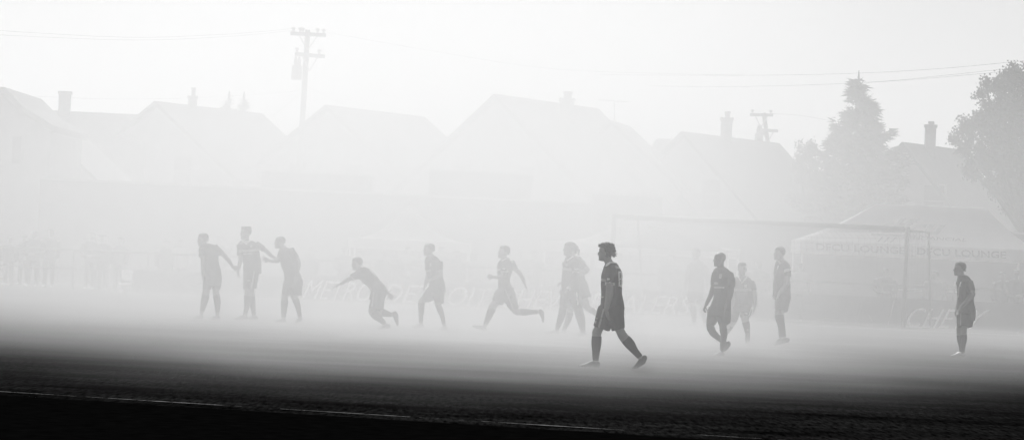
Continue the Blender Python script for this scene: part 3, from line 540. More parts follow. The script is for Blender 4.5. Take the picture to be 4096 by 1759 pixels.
    man(Z4, (150, 785), (190, 130, 102), [(190, 160, 52), (192, 188, 54), (195, 210, 80)],
        [(165, 222, 187, .08), (142, 248, 202, .13), (124, 268, 230, .15), (120, 266, 280, .15), (124, 262, 340, .15), (122, 262, 420, .15), (114, 262, 490, .16)],
        [(114, 262, 470), (112, 262, 510), (112, 260, 530)],
        arms=[[(130, 250, 42, 0), (112, 330, 36, -.03), (98, 390, 34, -.05), (80, 440, 26, -.06)], [(262, 250, 42, 0), (285, 320, 36, 0), (298, 370, 34, -.03), (292, 425, 26, -.06)]],
        legs=[[(160, 530, 78, 0), (165, 590, 58, 0), (168, 650, 50, 0), (172, 710, 38, 0), (173, 765, 32, 0)], [(225, 530, 78, .1), (242, 600, 56, .1), (255, 660, 48, .1), (270, 720, 38, .1), (280, 770, 32, .1)]],
        socks=[[(166, 600, 56, 0), (168, 650, 50, 0), (173, 750, 34, 0)], [(245, 610, 54, .1), (255, 660, 48, .1), (277, 755, 34, .1)]],
        boots=[([(180, 770, 30), (155, 768, 30), (105, 778, 12)], 0), ([(285, 775, 30), (262, 775, 30), (225, 785, 12)], .1)],
        label='faint goalkeeper standing inside the goal with arms hanging wide', skin='skin', kit='cloth_b', shkit='kit_mid', yaw=R(60), hair='short',
        sleeves=[[(138, 235, 54, 0), (108, 350, 40, -.03), (84, 430, 32, -.05)], [(255, 235, 54, 0), (290, 330, 40, 0), (296, 415, 32, -.05)]], tubes=[[(158, 500, 84, 0), (158, 566, 82, 0)], [(222, 500, 80, .05), (228, 566, 72, .1)]],
        hands=[((78, 446, -.06), (66, 490, -.06), dict(curl=.4, pn=(1, 0, 0))), ((291, 432, -.06), (286, 480, -.06), dict(curl=.4, pn=(-1, 0, 0)))])
    man(Z5, (570, 1046), (588, 190, 134), [(592, 225, 70), (602, 258, 70), (618, 285, 104)],
        [(585, 655, 254, .09), (572, 680, 272, .14), (562, 700, 298, .19), (558, 712, 340, .21), (560, 718, 395, .2), (564, 722, 450, .18), (568, 728, 510, .17), (572, 738, 565, .18), (574, 745, 617, .19)],
        [(574, 744, 600), (572, 740, 650), (570, 736, 690)],
        arms=[[(685, 330, 70, -.2), (706, 412, 58, -.23), (712, 448, 54, -.24), (672, 495, 50, -.26), (625, 540, 40, -.28), (602, 560, 32, -.28)], [(590, 340, 60, .19), (588, 440, 48, .22), (575, 520, 40, .15), (558, 580, 28, .1)]],
        legs=[[(640, 700, 100, -.07), (628, 770, 64, -.07), (626, 825, 62, -.07), (626, 880, 62, -.07), (620, 930, 52, -.07), (614, 985, 42, -.07), (610, 1020, 38, -.07)], [(590, 700, 90, .09), (580, 770, 50, .09), (583, 830, 54, .09), (588, 890, 50, .09), (598, 950, 40, .09), (604, 1015, 36, .09)]],
        socks=[[(625, 836, 64, -.07), (626, 880, 62, -.07), (620, 930, 52, -.07), (612, 1005, 42, -.07)], [(584, 840, 54, .09), (588, 890, 50, .09), (598, 950, 40, .09), (604, 1005, 38, .09)]],
        boots=[([(620, 1026, 38), (590, 1022, 40), (550, 1033, 26), (502, 1041, 11)], -.07), ([(606, 1022, 36), (580, 1020, 36), (545, 1032, 22), (515, 1038, 10)], .09)],
        label='lone player at the far right edge, waiting with hands clasped low', skin='skin_mid', kit='kit_away', yaw=R(6), hair='short', bootm='shoe_w',
        sleeves=[[(675, 315, 86, -.17), (705, 414, 66, -.22)], [(592, 320, 76, .16), (590, 410, 60, .2)]], tubes=[[(650, 650, 150, -.03), (646, 757, 132, -.07)], [(602, 650, 90, .05), (594, 747, 68, .09)]],
        hands=[((600, 562, -.28), (578, 600, -.28), dict(curl=.5, pn=(1, 0, -.2))), ((556, 586, .1), (542, 635, .05), dict(curl=.5, pn=(1, 0, 0), spread=.2))],
        paints=[('shirt', [(588, 318), (604, 318), (592, 362), (584, 362)], 1, True), ('shirt', [(572, 380), (582, 340), (586, 342), (578, 470), (572, 470)], 2, True), ('shorts', [(596, 625), (601, 625), (598, 745), (592, 745)], 2, True)])
def band(f, pts):
    k = MB(); f.limb(pts, 1.0, mb=k, flat=True); f.part('wristband', k, 'trim', .006, 1, 0)

# ================================================================== SPECTATORS
def spectator(kind):
    """standing person facing the camera in local centimetres, 180 tall"""
    f = Fig(local=True); up = Vector((0, 0, 0))
    f.head(0, 12, 23, R({'lean': 80, 'side': 20}.get(kind, 90)), 0, 0, {'cap': 'crop', 'long': 'tied', 'shaggy': 'shaggy'}.get(kind, 'short'), 'hair')
    f.limb([(0, 20, 12), (0, 28, 12), (0, 34, 20)])
    sh_ = [(-9, 9, 28, .08), (-16, 16, 31, .10), (-21, 21, 36, .12), (-22, 22, 45, .13), (-20, 20, 60, .13), (-19, 19, 78, .13), (-21, 21, 95, .14)]
    s = MB(); f.rows(sh_, .12, s); f.rows(sh_, .12, f.body, grow=.85)
    if kind == 'lean': A = [[(21, 38, 12, 0), (26, 60, 10, -.05), (24, 72, 9, -.2), (8, 74, 7, -.3)], [(-21, 38, 12, 0), (-26, 60, 10, -.05), (-24, 72, 9, -.2), (-6, 76, 7, -.3)]]
    elif kind == 'cross': A = [[(21, 38, 12, 0), (25, 58, 10, -.02), (20, 66, 9, -.12), (-6, 58, 7, -.2)], [(-21, 38, 12, 0), (-25, 58, 10, -.02), (-20, 66, 9, -.14), (6, 62, 7, -.22)]]
    else: A = [[(21, 38, 12, 0), (25, 62, 10, .02), (26, 76, 9, -.02), (25, 90, 7, -.08)], [(-21, 38, 12, 0), (-25, 62, 10, .02), (-26, 76, 9, -.02), (-25, 90, 7, -.08)]]
    for i, a in enumerate(A):
        f.limb(a); f.limb([(q[0], q[1], q[2] + 3, q[3]) for q in a], 1, mb=s, flat=True)
        e = a[-1]; p = a[-2]; f.hand((e[0], e[1], e[3]), (e[0] + (e[0] - p[0]), e[1] + (e[1] - p[1]), e[3] + (e[3] - p[3])), curl=.5, pn=(1 if e[0] < 0 else -1, 0, .1))
    f.part('coat', s, 'coat_slot', .015, 2, .01)
    t = MB(); f.rows([(-18, 18, 88, .12), (-18, 18, 96, .12)], .12, t)
    for q in (-1, 1):
        l = [(q * 9, 92, 19), (q * 10, 125, 15), (q * 11, 150, 12), (q * 11, 172, 10)]
        f.limb([(a[0], a[1], a[2] - 2) for a in l] + [(q * 11, 176, 8)]); f.limb(l, 1, mb=t, flat=True)
        b = MB(); b.rings([(Vector((q * .11, .06, .045)), Vector((.045, 0, 0)), Vector((0, 0, .045))), (Vector((q * .11, -.02, .05)), Vector((.048, 0, 0)), Vector((0, 0, .05))), (Vector((q * .115, -.14, .03)), Vector((.05, 0, 0)), Vector((0, 0, .03))), (Vector((q * .12, -.2, .02)), Vector((.03, 0, 0)), Vector((0, 0, .018)))], 12, 2, True)
        f.part('shoe', b, 'shoe', .012, 1, 0)
    f.part('trousers', t, 'cloth_c', .015, 2, .006)
    if kind == 'cap':
        c = MB(); L, h = f.hl; c.ball(L(-.02, 0, .26), Vector((0, .46 * h, 0)), Vector((.37 * h, 0, 0)), Vector((0, 0, .30 * h))); c.box(L(.5, 0, .25), .17, .14, .015)
        f.part('cap', c, 'cloth_a', .010, 1, 0)
    return f
PROTO = {}
def children(o): return [c for c in bpy.data.objects if c.parent == o]
def crowd():
    M['coat_slot'] = M['cloth_a']
    # px x, px y of head top, extra depth, kind, coat, description
    S = [(40, 948, 1.5, 'stand', 'a', 'dim spectator at the far left edge behind the rail, half cut by haze'),
         (100, 938, 2.6, 'cap', 'a', 'spectator in a cap standing behind the two at the far left rail'),
         (139, 921, 0, 'lean', 'a', 'left of two large spectators side by side at the far left'),
         (203, 914, 0, 'shaggy', 'a', 'wider of two large spectators side by side at the far left, bushy hair'),
         (368, 926, 0, 'lean', 'a', 'left one of a tight knot of three spectators by the rail'),
         (391, 934, 1.2, 'stand', 'b', 'middle one of a tight knot of three spectators by the rail'),
         (415, 939, .6, 'long', 'a', 'right one of a tight knot of three spectators by the rail'),
         (484, 948, 0, 'shaggy', 'a', 'bushy haired spectator just right of the knot of three'),
         (664, 960, 0, 'side', 'a', 'spectator looking sideways above the left banner'),
         (720, 958, .3, 'stand', 'b', 'pale shirted spectator left of the line of three players'),
         (879, 943, 0, 'stand', 'a', 'spectator seen between the two leftmost players'),
         (930, 968, .8, 'long', 'b', 'shorter spectator behind the tallest player of the line of three'),
         (1244, 991, 0, 'long', 'a', 'lone spectator at the rail right of the line of three players'),
         (1381, 985, -.3, 'lean', 'a', 'broad spectator directly above the lunging player'),
         (1442, 1003, 1, 'side', 'b', 'spectator over the back of the lunging player'),
         (1533, 1006, 0, 'long', 'a', 'spectator with dark hair below the left eave of the middle tent'),
         (1585, 1002, .6, 'stand', 'a', 'spectator at the foot of the middle tent, second from its left eave'),
         (1631, 985, 1.4, 'cap', 'b', 'capped spectator straight under the peak of the middle tent'),
         (1674, 1003, 0, 'cross', 'a', 'spectator with folded arms left of the striding player'),
         (1764, 985, .8, 'stand', 'a', 'spectator just behind the striding player, to his right'),
         (1826, 1003, 0, 'shaggy', 'a', 'bushy haired spectator under the right eave of the middle tent'),
         (1907, 1008, .4, 'stand', 'b', 'pale spectator between the middle tent and the runner'),
         (2086, 1004, 0, 'lean', 'a', 'spectator just behind the trailing hand of the runner'),
         (2138, 1000, .8, 'cap', 'a', 'capped spectator between the runner and the overlapping pair'),
         (2205, 1027, .2, 'long', 'b', 'short spectator left of the overlapping pair'),
         (2373, 1026, 0, 'stand', 'a', 'spectator left of the near goalpost behind the nearest player'),
         (2478, 1013, .5, 'shaggy', 'b', 'spectator right of the near goalpost beside the nearest player'),
         (2680, 1018, .4, 'stand', 'a', 'spectator seen through the goal under the dark tent gable'),
         (2720, 1040, .0, 'cross', 'a', 'short spectator seen through the goal left of the goalkeeper'),
         (3034, 1042, .3, 'long', 'a', 'spectator seen through the goal left of the captain'),
         (3200, 1052, .6, 'stand', 'b', 'spectator through the goal right of the captain'),
         (3542, 1072, .4, 'lean', 'a', 'spectator under the lounge tent left of its goalpost'),
         (3742, 1082, .2, 'side', 'b', 'spectator under the lounge tent near the glinting bottle'),
         (4012, 1086, .5, 'stand', 'a', 'spectator under the lounge tent just right of its bright post'),
         (4066, 1078, 0, 'lean', 'a', 'large spectator at the right edge under the lounge tent')]
    for (x, y, e, kd, ct, lab) in S:
        Y = 97.0 + e; top = at(x, y, Y); sc = top.z / 1.80
        if kd not in PROTO:
            f = spectator(kd); PROTO[kd] = f.finish(lab, 'skin_tan', 'spectators behind the rail and banners', voxel=.013); r = PROTO[kd]
            if ct == 'b': f.objs['coat'][0].data.materials[0] = M['cloth_b']
            PROTO[kd + '_first'] = True
        else:
            src = PROTO[kd]; r = src.copy(); C.objects.link(r)
            for ch in children(src):
                c = ch.copy(); C.objects.link(c); c.parent = r
                if ch.name.startswith('coat'):
                    c.data = ch.data.copy(); c.data.materials[0] = M['cloth_b' if ct == 'b' else 'cloth_a']
            r['label'] = lab
        r.location = (top.x, Y, 0); r.scale = (sc * random.uniform(1.08, 1.32), sc, sc); r.rotation_euler = (0, 0, random.uniform(-.5, .5))

# ================================================================== SETTING
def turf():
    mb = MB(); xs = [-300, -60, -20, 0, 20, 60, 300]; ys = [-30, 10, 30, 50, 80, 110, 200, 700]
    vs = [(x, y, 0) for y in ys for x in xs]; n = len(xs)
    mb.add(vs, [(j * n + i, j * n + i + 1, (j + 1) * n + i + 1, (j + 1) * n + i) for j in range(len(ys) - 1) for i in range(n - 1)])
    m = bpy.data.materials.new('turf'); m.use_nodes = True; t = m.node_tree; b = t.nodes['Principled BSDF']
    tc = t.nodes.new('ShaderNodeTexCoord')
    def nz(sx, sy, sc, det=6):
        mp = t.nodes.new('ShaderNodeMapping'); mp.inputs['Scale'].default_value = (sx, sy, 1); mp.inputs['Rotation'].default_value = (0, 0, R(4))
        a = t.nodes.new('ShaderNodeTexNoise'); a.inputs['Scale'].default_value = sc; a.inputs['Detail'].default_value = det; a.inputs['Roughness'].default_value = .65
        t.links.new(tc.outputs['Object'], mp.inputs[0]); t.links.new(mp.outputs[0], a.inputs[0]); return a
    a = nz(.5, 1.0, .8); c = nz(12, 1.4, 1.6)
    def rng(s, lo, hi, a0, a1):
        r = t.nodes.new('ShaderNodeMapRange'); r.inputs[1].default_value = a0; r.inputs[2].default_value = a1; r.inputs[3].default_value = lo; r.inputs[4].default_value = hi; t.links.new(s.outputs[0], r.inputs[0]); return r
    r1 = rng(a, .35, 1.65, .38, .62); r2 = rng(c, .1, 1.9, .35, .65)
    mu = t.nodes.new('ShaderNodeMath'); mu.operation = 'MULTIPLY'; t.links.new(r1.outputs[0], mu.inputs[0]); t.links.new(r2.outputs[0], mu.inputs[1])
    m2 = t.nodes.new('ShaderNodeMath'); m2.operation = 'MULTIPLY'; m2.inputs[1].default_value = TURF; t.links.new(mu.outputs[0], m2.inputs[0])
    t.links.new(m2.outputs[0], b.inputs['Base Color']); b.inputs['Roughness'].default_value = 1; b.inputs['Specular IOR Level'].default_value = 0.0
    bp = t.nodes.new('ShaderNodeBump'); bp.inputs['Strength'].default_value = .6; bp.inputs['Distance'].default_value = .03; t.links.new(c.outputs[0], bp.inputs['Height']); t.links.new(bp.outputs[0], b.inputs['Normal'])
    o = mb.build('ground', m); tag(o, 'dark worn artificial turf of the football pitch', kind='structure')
def line(name, a, b, wd, label, broken=0.0):
    a = Vector(a); b = Vector(b); n = 700 if broken else 60; mb = MB(); d = (b - a); s = Vector((-d.y, d.x, 0)).normalized() * wd / 2
    for i in range(n):
        t0, t1 = i / n, (i + 1) / n; k = 1.0
        if broken:
            x = (a + d * t0).x; k = .38 + 1.1 * noise.noise(Vector((x * 1.1, 0, 0))) + .9 * noise.noise(Vector((x * 9, 3, 0))) - max(0, x - 1.5) * .25
            if k < .12: continue
        o = s * (.5 * noise.noise(Vector((t0 * 300, 7, 0))) if broken else 0)
        k = min(k, 1.2); p, q = a + d * t0 + o, a + d * t1 + o; mb.add([p - s * k, q - s * k, q + s * k, p + s * k], [(0, 1, 2, 3)])
    for v in mb.v: v.z = .009
    tag(mb.build(name, M['chalk' if broken else 'white'], fix=False), label, kind='structure')
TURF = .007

def smoke(name, label, box, low):
    x0, x1, y0, y1, z0, z1 = box; mb = MB()
    mb.box(((x0 + x1) / 2, (y0 + y1) / 2, (z0 + z1) / 2), x1 - x0, y1 - y0, z1 - z0)
    m = bpy.data.materials.new(name); m.use_nodes = True; t = m.node_tree; t.nodes.clear(); N = t.nodes.new; Lk = t.links.new
    out = N('ShaderNodeOutputMaterial'); pv = N('ShaderNodeVolumePrincipled'); pv.inputs['Color'].default_value = (.995, .995, .995, 1); pv.inputs['Anisotropy'].default_value = SM['g']
    tc = N('ShaderNodeTexCoord'); sp = N('ShaderNodeSeparateXYZ'); Lk(tc.outputs['Object'], sp.inputs[0])
    def math_(op, a, b=None, c=None):
        n = N('ShaderNodeMath'); n.operation = op
        for i, v in enumerate((a, b, c)):
            if v is None: continue
            if isinstance(v, (int, float)): n.inputs[i].default_value = v
            else: Lk(v, n.inputs[i])
        return n.outputs[0]
    def curve(sock, pts):
        lo, hi = pts[0][0], pts[-1][0]
        u = N('ShaderNodeMapRange'); u.inputs[1].default_value = lo; u.inputs[2].default_value = hi; Lk(sock, u.inputs[0])
        fc = N('ShaderNodeFloatCurve'); cv = fc.mapping.curves[0]
        P_ = [((p - lo) / (hi - lo), v) for p, v in pts]
        cv.points[0].location = P_[0]; cv.points[1].location = P_[-1]
        for q in P_[1:-1]: cv.points.new(*q)
        fc.mapping.update(); Lk(u.outputs[0], fc.inputs['Value']); return fc.outputs[0]
    def ns(scale, det, vec=(1, 1, 1), rot=0.0):
        mp = N('ShaderNodeMapping'); mp.inputs['Scale'].default_value = vec; mp.inputs['Rotation'].default_value = (0, 0, rot); Lk(tc.outputs['Object'], mp.inputs[0])
        n = N('ShaderNodeTexNoise'); n.inputs['Scale'].default_value = scale; n.inputs['Detail'].default_value = det; Lk(mp.outputs[0], n.inputs[0]); return n.outputs[0]
    def rng(sock, a, b, lo, hi):
        r = N('ShaderNodeMapRange'); r.inputs[1].default_value = a; r.inputs[2].default_value = b; r.inputs[3].default_value = lo; r.inputs[4].default_value = hi; Lk(sock, r.inputs[0]); return r.outputs[0]
    n1 = ns(.11, 3); wob = math_('MULTIPLY_ADD', n1, 8.0, -4.0)
    # the bank's front edge wanders and lies further off to the right
    y = math_('ADD', sp.outputs[1], wob)
    y = math_('SUBTRACT', y, math_('MULTIPLY', math_('MAXIMUM', math_('SUBTRACT', sp.outputs[0], 1.0), 0.0), SM['sr']))
    y = math_('SUBTRACT', y, math_('MULTIPLY', math_('MAXIMUM', math_('SUBTRACT', math_('MULTIPLY', sp.outputs[0], -1.0), 2.0), 0.0), SM['sl']))
    hx = curve(sp.outputs[0], SM['gx' if low else 'x'])
    if low:
        d = math_('MULTIPLY', math_('MULTIPLY', curve(y, SM['gy']), math_('EXPONENT', math_('MULTIPLY', sp.outputs[2], -1 / SM['gh']))), SM['G'])
        d = math_('MULTIPLY', d, rng(ns(1.1, 6, (.22, 1.0, .1), R(3)), .38, .62, .5, 1.5))      # wisps drawn out along the ground
    else:
        d = math_('MULTIPLY', math_('MULTIPLY', curve(y, SM['y']), curve(sp.outputs[2], SM['z'])), SM['D'])
        d = math_('MULTIPLY', d, rng(n1, .3, .7, .65, 1.35))
    d = math_('MULTIPLY', d, hx)
    Lk(d, pv.inputs['Density']); Lk(pv.outputs[0], out.inputs['Volume'])
    if low:
        try: m.cycles.volume_step_rate = .35
        except Exception as e: print('step', e)
    o = mb.build(name, m); tag(o, label, kind='stuff')
SM = dict(sr=1.1, sl=.5, g=.4, D=.056, G=.30, gh=.09,
          y=[(34, 0), (40, .08), (46, .55), (52, .85), (58, .92), (68, .82), (84, .5), (95, .45), (110, .32), (132, 0)],
          gy=[(34, 0), (38, .07), (43, .32), (48, .50), (56, .72), (66, 1.0), (80, .6), (100, .3), (132, 0)],
          x=[(-32, .25), (-12, .46), (-7, .76), (-3, 1), (2, 1), (5, .68), (8, .38), (12, .34), (32, .25)],
          gx=[(-32, .2), (-12, .2), (-8, .24), (-5, .46), (-2, .95), (3, 1), (5, .62), (8, .28), (12, .3), (32, .2)],
          z=[(-1, 1), (3, 1), (5, .8), (7, .4), (9, .15), (13, 0)])

# ---------- houses
def quadpts(a, b, c, d): return [a, b, c, d]
def house(label, A, YA, B, YB, hw, rise, wall_h=None, chim=(), windows=(), back=0, name='house', wm='wall', eave=.35, group='houses beyond the pitch'):
    """gable roofed house: ridge from pixel A at depth YA to pixel B at depth YB"""
    a = at(A[0], A[1], YA); b = at(B[0], B[1], YB); b.z = a.z if abs(a.z - b.z) < 1.2 else b.z
    r = (b - a); r.z = 0; L = r.length; r.normalize(); p = Vector((r.y, -r.x, 0))
    if p.x < 0: p = -p
    e = a.z - rise; base = (a + b) / 2; base.z = 0
    root = thing(name, base, label, 'house', group)
    ins = .35
    def pt(t, s, z): q = a + r * t + p * s; q.z = z; return q
    k = (hw - ins) / hw
    w = MB(); zt = a.z - .18; ze = e + rise * (ins / hw) - .18
    prof = [(-(hw - ins), 0), (hw - ins, 0), (hw - ins, ze), (0, zt), (-(hw - ins), ze)]
    w.prism([pt(ins, s, z) for s, z in prof], r * (L - 2 * ins)); w.build('wall', M[wm], root)
    rf = MB(); th = .16
    for sg in (-1, 1):
        q = [pt(-.0, 0, a.z), pt(0, sg * hw, e), pt(0, sg * hw, e - th), pt(0, 0, a.z - th)]
        rf.prism(q, r * L)
    ro = rf.build('roof', M['roof'], root)
    for (cx0, cx1, ytop, ybot, Yc, pot) in chim:
        c0 = at(cx0, ytop, Yc); c1 = at(cx1, ytop, Yc); bt = at((cx0 + cx1) / 2, ybot, Yc); wd = c1.x - c0.x; ct = (c0 + c1) / 2
        m = MB(); zt_ = ct.z; zb = bt.z - .9
        m.box((ct.x, Yc, (zt_ + zb) / 2), wd * .9, wd * .8, zt_ - zb); m.box((ct.x, Yc, zt_ - .05), wd * 1.06, wd * .95, .12)
        co_ = m.build('chimney', M['brick'], ro)
        if pot:
            m = MB(); pw = wd * pot[0]; m.tube([(ct.x + .02, Yc, zt_ - .05), (ct.x + .02, Yc, zt_ + pot[1])], pw / 2, 12); m.tube([(ct.x + .02, Yc, zt_ + pot[1] - .1), (ct.x + .02, Yc, zt_ + pot[1])], pw * .6, 12); m.build('chimney_pot', M['brick'], root)
    # windows on the near gable and side
    for (t, s, z, ww, hh) in windows:
        if t is None:      # gable end
            c = pt(ins, s, z); nrm = -r; ax = p
        else:
            c = pt(t, -(hw - ins), z); nrm = -p; ax = r
        m = MB(); m.prism([c + nrm * .03 + ax * (i * (ww / 2 + .08)) + Vector((0, 0, j * (hh / 2 + .08))) for i, j in ((-1, -1), (1, -1), (1, 1), (-1, 1))], -nrm * .06); fo = m.build('window', M['wall'], root)
        m = MB(); m.prism([c + nrm * .045 + ax * (i * ww / 2) + Vector((0, 0, j * hh / 2)) for i, j in ((-1, -1), (1, -1), (1, 1), (-1, 1))], -nrm * .03); m.build('pane', M['glass'], fo)
        m = MB(); m.prism([c + nrm * .06 + ax * (i * ww / 2) + Vector((0, 0, j * .025)) for i, j in ((-1, -1), (1, -1), (1, 1), (-1, 1))], -nrm * .02); m.build('glazing_bar', M['wall'], fo)
    return root
def houses():
    W = [(None, -1.3, 4.2, .8, 1.2), (None, 1.3, 4.2, .8, 1.2)]
    # near left house with its flared roof, seen gable end on
    a = at(18, 349, 112); root = thing('house', (a.x - 1, 115, 0), 'nearest house at the far left edge with a steep flared roof and a tall window', 'house', 'houses beyond the pitch')
    out = [(18, 349), (50, 382), (81, 418), (106, 436), (150, 462), (215, 503)]
    R_ = [at(x, y, 112) for x, y in out]; Lf = [Vector((2 * (a.x - .5) - q.x, q.y, q.z)) for q in R_]
    mb = MB(); bk = Vector((0, 9, 0))
    for side in (R_, Lf):
        for i in range(len(side) - 1):
            q = [side[i], side[i + 1], side[i + 1] - Vector((0, 0, .2)), side[i] - Vector((0, 0, .2))]; mb.prism(q, bk)
    mb.prism([R_[0], R_[0] - Vector((0, 0, .2)), Lf[0] - Vector((0, 0, .2)), Lf[0]], bk); mb.build('roof', M['roof'], root)
    wr = at(188, 700, 112).x; wl = 2 * (a.x - .5) - wr
    def zat(x):
        for i in range(len(R_) - 1):
            if R_[i].x <= x <= R_[i + 1].x:
                t = (x - R_[i].x) / (R_[i + 1].x - R_[i].x); return R_[i].z * (1 - t) + R_[i + 1].z * t
        return R_[0].z
    pr = [Vector((wl, 112.4, 0)), Vector((wr, 112.4, 0)), Vector((wr, 112.4, zat(wr) - .22))] + [Vector((q.x, 112.4, q.z - .22)) for q in R_[3::-1]] + [Vector((q.x, 112.4, q.z - .22)) for q in Lf[:4]] + [Vector((wl, 112.4, zat(wr) - .22))]
    mb = MB(); mb.prism(pr, Vector((0, 8.2, 0))); mb.build('wall', M['wall'], root)
    c0 = at(52, 545, 112.35); c1 = at(82, 655, 112.35); m = MB(); m.box(((c0.x + c1.x) / 2, 112.37, (c0.z + c1.z) / 2), c1.x - c0.x + .16, .08, c0.z - c1.z + .16); fo = m.build('window', M['wall'], root)
    m = MB(); m.box(((c0.x + c1.x) / 2, 112.34, (c0.z + c1.z) / 2), c1.x - c0.x, .06, c0.z - c1.z); m.build('pane', M['glass'], fo)
    house('low house in haze between the two houses at the far left', (170, 505), 126, (330, 540), 132, 3.0, 2.6, windows=W[:1])
    house('wide roofed house with a broad capped chimney, second from the left', (60, 435), 150, (600, 449), 150.3, 4.2, 3.0, chim=[(236, 286, 367, 450, 150, None)], windows=[(1.5, 0, 4, .8, 1.2)])
    house('house with a stepped chimney, left of the big utility pole', (617, 404), 148, (1050, 455), 157, 4.0, 3.1, chim=[(753, 790, 385, 425, 151, (.45, .36))], windows=W)
    house('house just right of the big utility pole with a plain ridge', (1300, 419), 148, (1700, 467), 156.6, 4.0, 3.1, windows=W)
    house('tallest house in the middle of the row with a small roof vent', (1975, 375), 138, (2395, 434), 147.6, 4.6, 4.2, chim=[(2238, 2300, 395, 430, 143, (.5, .28))], windows=W, eave=.5)
    house('lower wing roof tucked against the tallest house', (2440, 480), 144, (2520, 552), 150, 3.0, 2.6)
    house('house with a flat dormer and tall capped chimney, right of centre', (2725, 525), 146, (3118, 573), 155.3, 3.8, 3.7, chim=[(2883, 2932, 472, 560, 150, (.42, .27))], windows=W)
    d0 = at(2628, 555, 147); d1 = at(2700, 557, 147)
    m = MB(); m.prism([d0, d1, Vector((d1.x, 147, d1.z - 2.4)), Vector((d0.x - .55, 147, d0.z - 1.2)), Vector((d0.x - .9, 147, d0.z - 2.4))][:4], Vector((0, 3, 0)))
    hs = [o for o in bpy.data.objects if o.get('label', '').startswith('house with a flat dormer')][0]; m.build('dormer', M['wall'], hs)
    house('house under the big tree at right with a corbelled chimney', (3607, 567), 138, (3850, 600), 144, 3.6, 4.0, chim=[(3700, 3746, 500, 590, 140, (.45, .14))], windows=W)

def pole(label, px, Y, tilt_bot, arms, tr, wood=.10):
    top = at(px[0], px[1], Y); bt = at(tilt_bot[0], tilt_bot[1], Y); ax = (bt - top).normalized(); g = top + ax * (top.z / -ax.z)
    root = thing('utility_pole', (g.x, Y, 0), label, 'utility pole', 'utility poles')
    m = MB(); m.tube([g, top], [wood * 1.3, wood], 12); m.build('post', M['wood'], root, shade=True)
    for (x0, y0, x1, y1, ins) in arms:
        p, q = at(x0, y0, Y - .2), at(x1, y1, Y - .2); m = MB(); d = (q - p); u = Vector((0, .06, 0)); v = Vector((0, 0, .07))
        m.prism([p - u - v, p + u - v, p + u + v, p - u + v], d); ar = m.build('crossarm', M['wood'], root)
        mid = (p + q) / 2; m = MB()
        for s in (-1, 1): m.tube([mid + d * .28 * s, mid + Vector((0, 0.05, -.62))], .022, 6)
        m.build('brace', M['metal'], root)
        for t in ins:
            c = p + d * t; m = MB(); m.tube([c, c + Vector((0, 0, .16)), c + Vector((0, 0, .19)), c + Vector((0, 0, .25))], [.03, .05, .1, .05], 10); m.build('insulator', M['metal'], ar)
    if tr:
        c = at(tr[0], tr[1], Y - .3); h = tr[3] / (FPX / Y); r = tr[2] / (FPX / Y)
        m = MB(); m.tube([c - Vector((0, 0, h / 2)), c + Vector((0, 0, h / 2 - .05)), c + Vector((0, 0, h / 2))], [r, r, r * .8], 18); t_ = m.build('transformer', M['metal'], root, shade=True)
        for s in (-.3, .35):
            m = MB(); q = c + Vector((s * r, 0, h / 2)); m.tube([q - Vector((0, 0, .05)), q + Vector((0, 0, .12)), q + Vector((0, 0, .34))], [.06, .08, .03], 10); m.build('bushing', M['metal'], t_)
    return root
def wires():
    G = 'overhead cables'
    def w(label, pts, r=.006, Y0=150, Y1=150):
        q = cr([(a, b, Y0 + (Y1 - Y0) * i / (len(pts) - 1)) for i, (a, b) in enumerate(pts)], 8)
        m = MB(); m.tube([at(a, b, y) for a, b, y in q], r, 6); tag(m.build('power_line', M['wire'], shade=True), label, 'cable', G)
    w('upper of two cables sagging from top left to the big pole', [(-60, 120), (500, 150), (900, 138), (1168, 116)])
    w('lower of two cables sagging from top left to the big pole', [(-60, 138), (500, 161), (900, 148), (1180, 122)])
    w('thick cable from the left house past both chimneys to the pole', [(50, 382), (450, 397), (800, 391), (1120, 372), (1200, 360)], .005)
    w('cable running down from the pole to the roof on its right', [(1225, 345), (1290, 378), (1370, 415)], .005)
    w('long cable from the pole top sloping down right over the roofs', [(1295, 128), (1700, 200), (2200, 275), (2700, 296), (3000, 302)], .005)
    w('highest cable climbing to the right edge above the spruce', [(2400, 300), (3000, 302), (3440, 293), (3800, 272), (4150, 238)], .006, 140, 130)
    w('cable crossing the tip of the spruce and meeting the big tree', [(2600, 345), (3000, 346), (3470, 330), (3800, 300), (4150, 262)], .006, 140, 128)
    w('lowest cable at right running into the big tree', [(3470, 331), (3700, 315), (4040, 285), (4150, 275)], .006, 140, 126)
    w('cable from the small pole to the spruce', [(3090, 455), (3200, 462), (3330, 485)], .005)
    w('thin cable from the pole crossarm to the house roof at left', [(1200, 375), (1140, 425), (1085, 470)], .005)

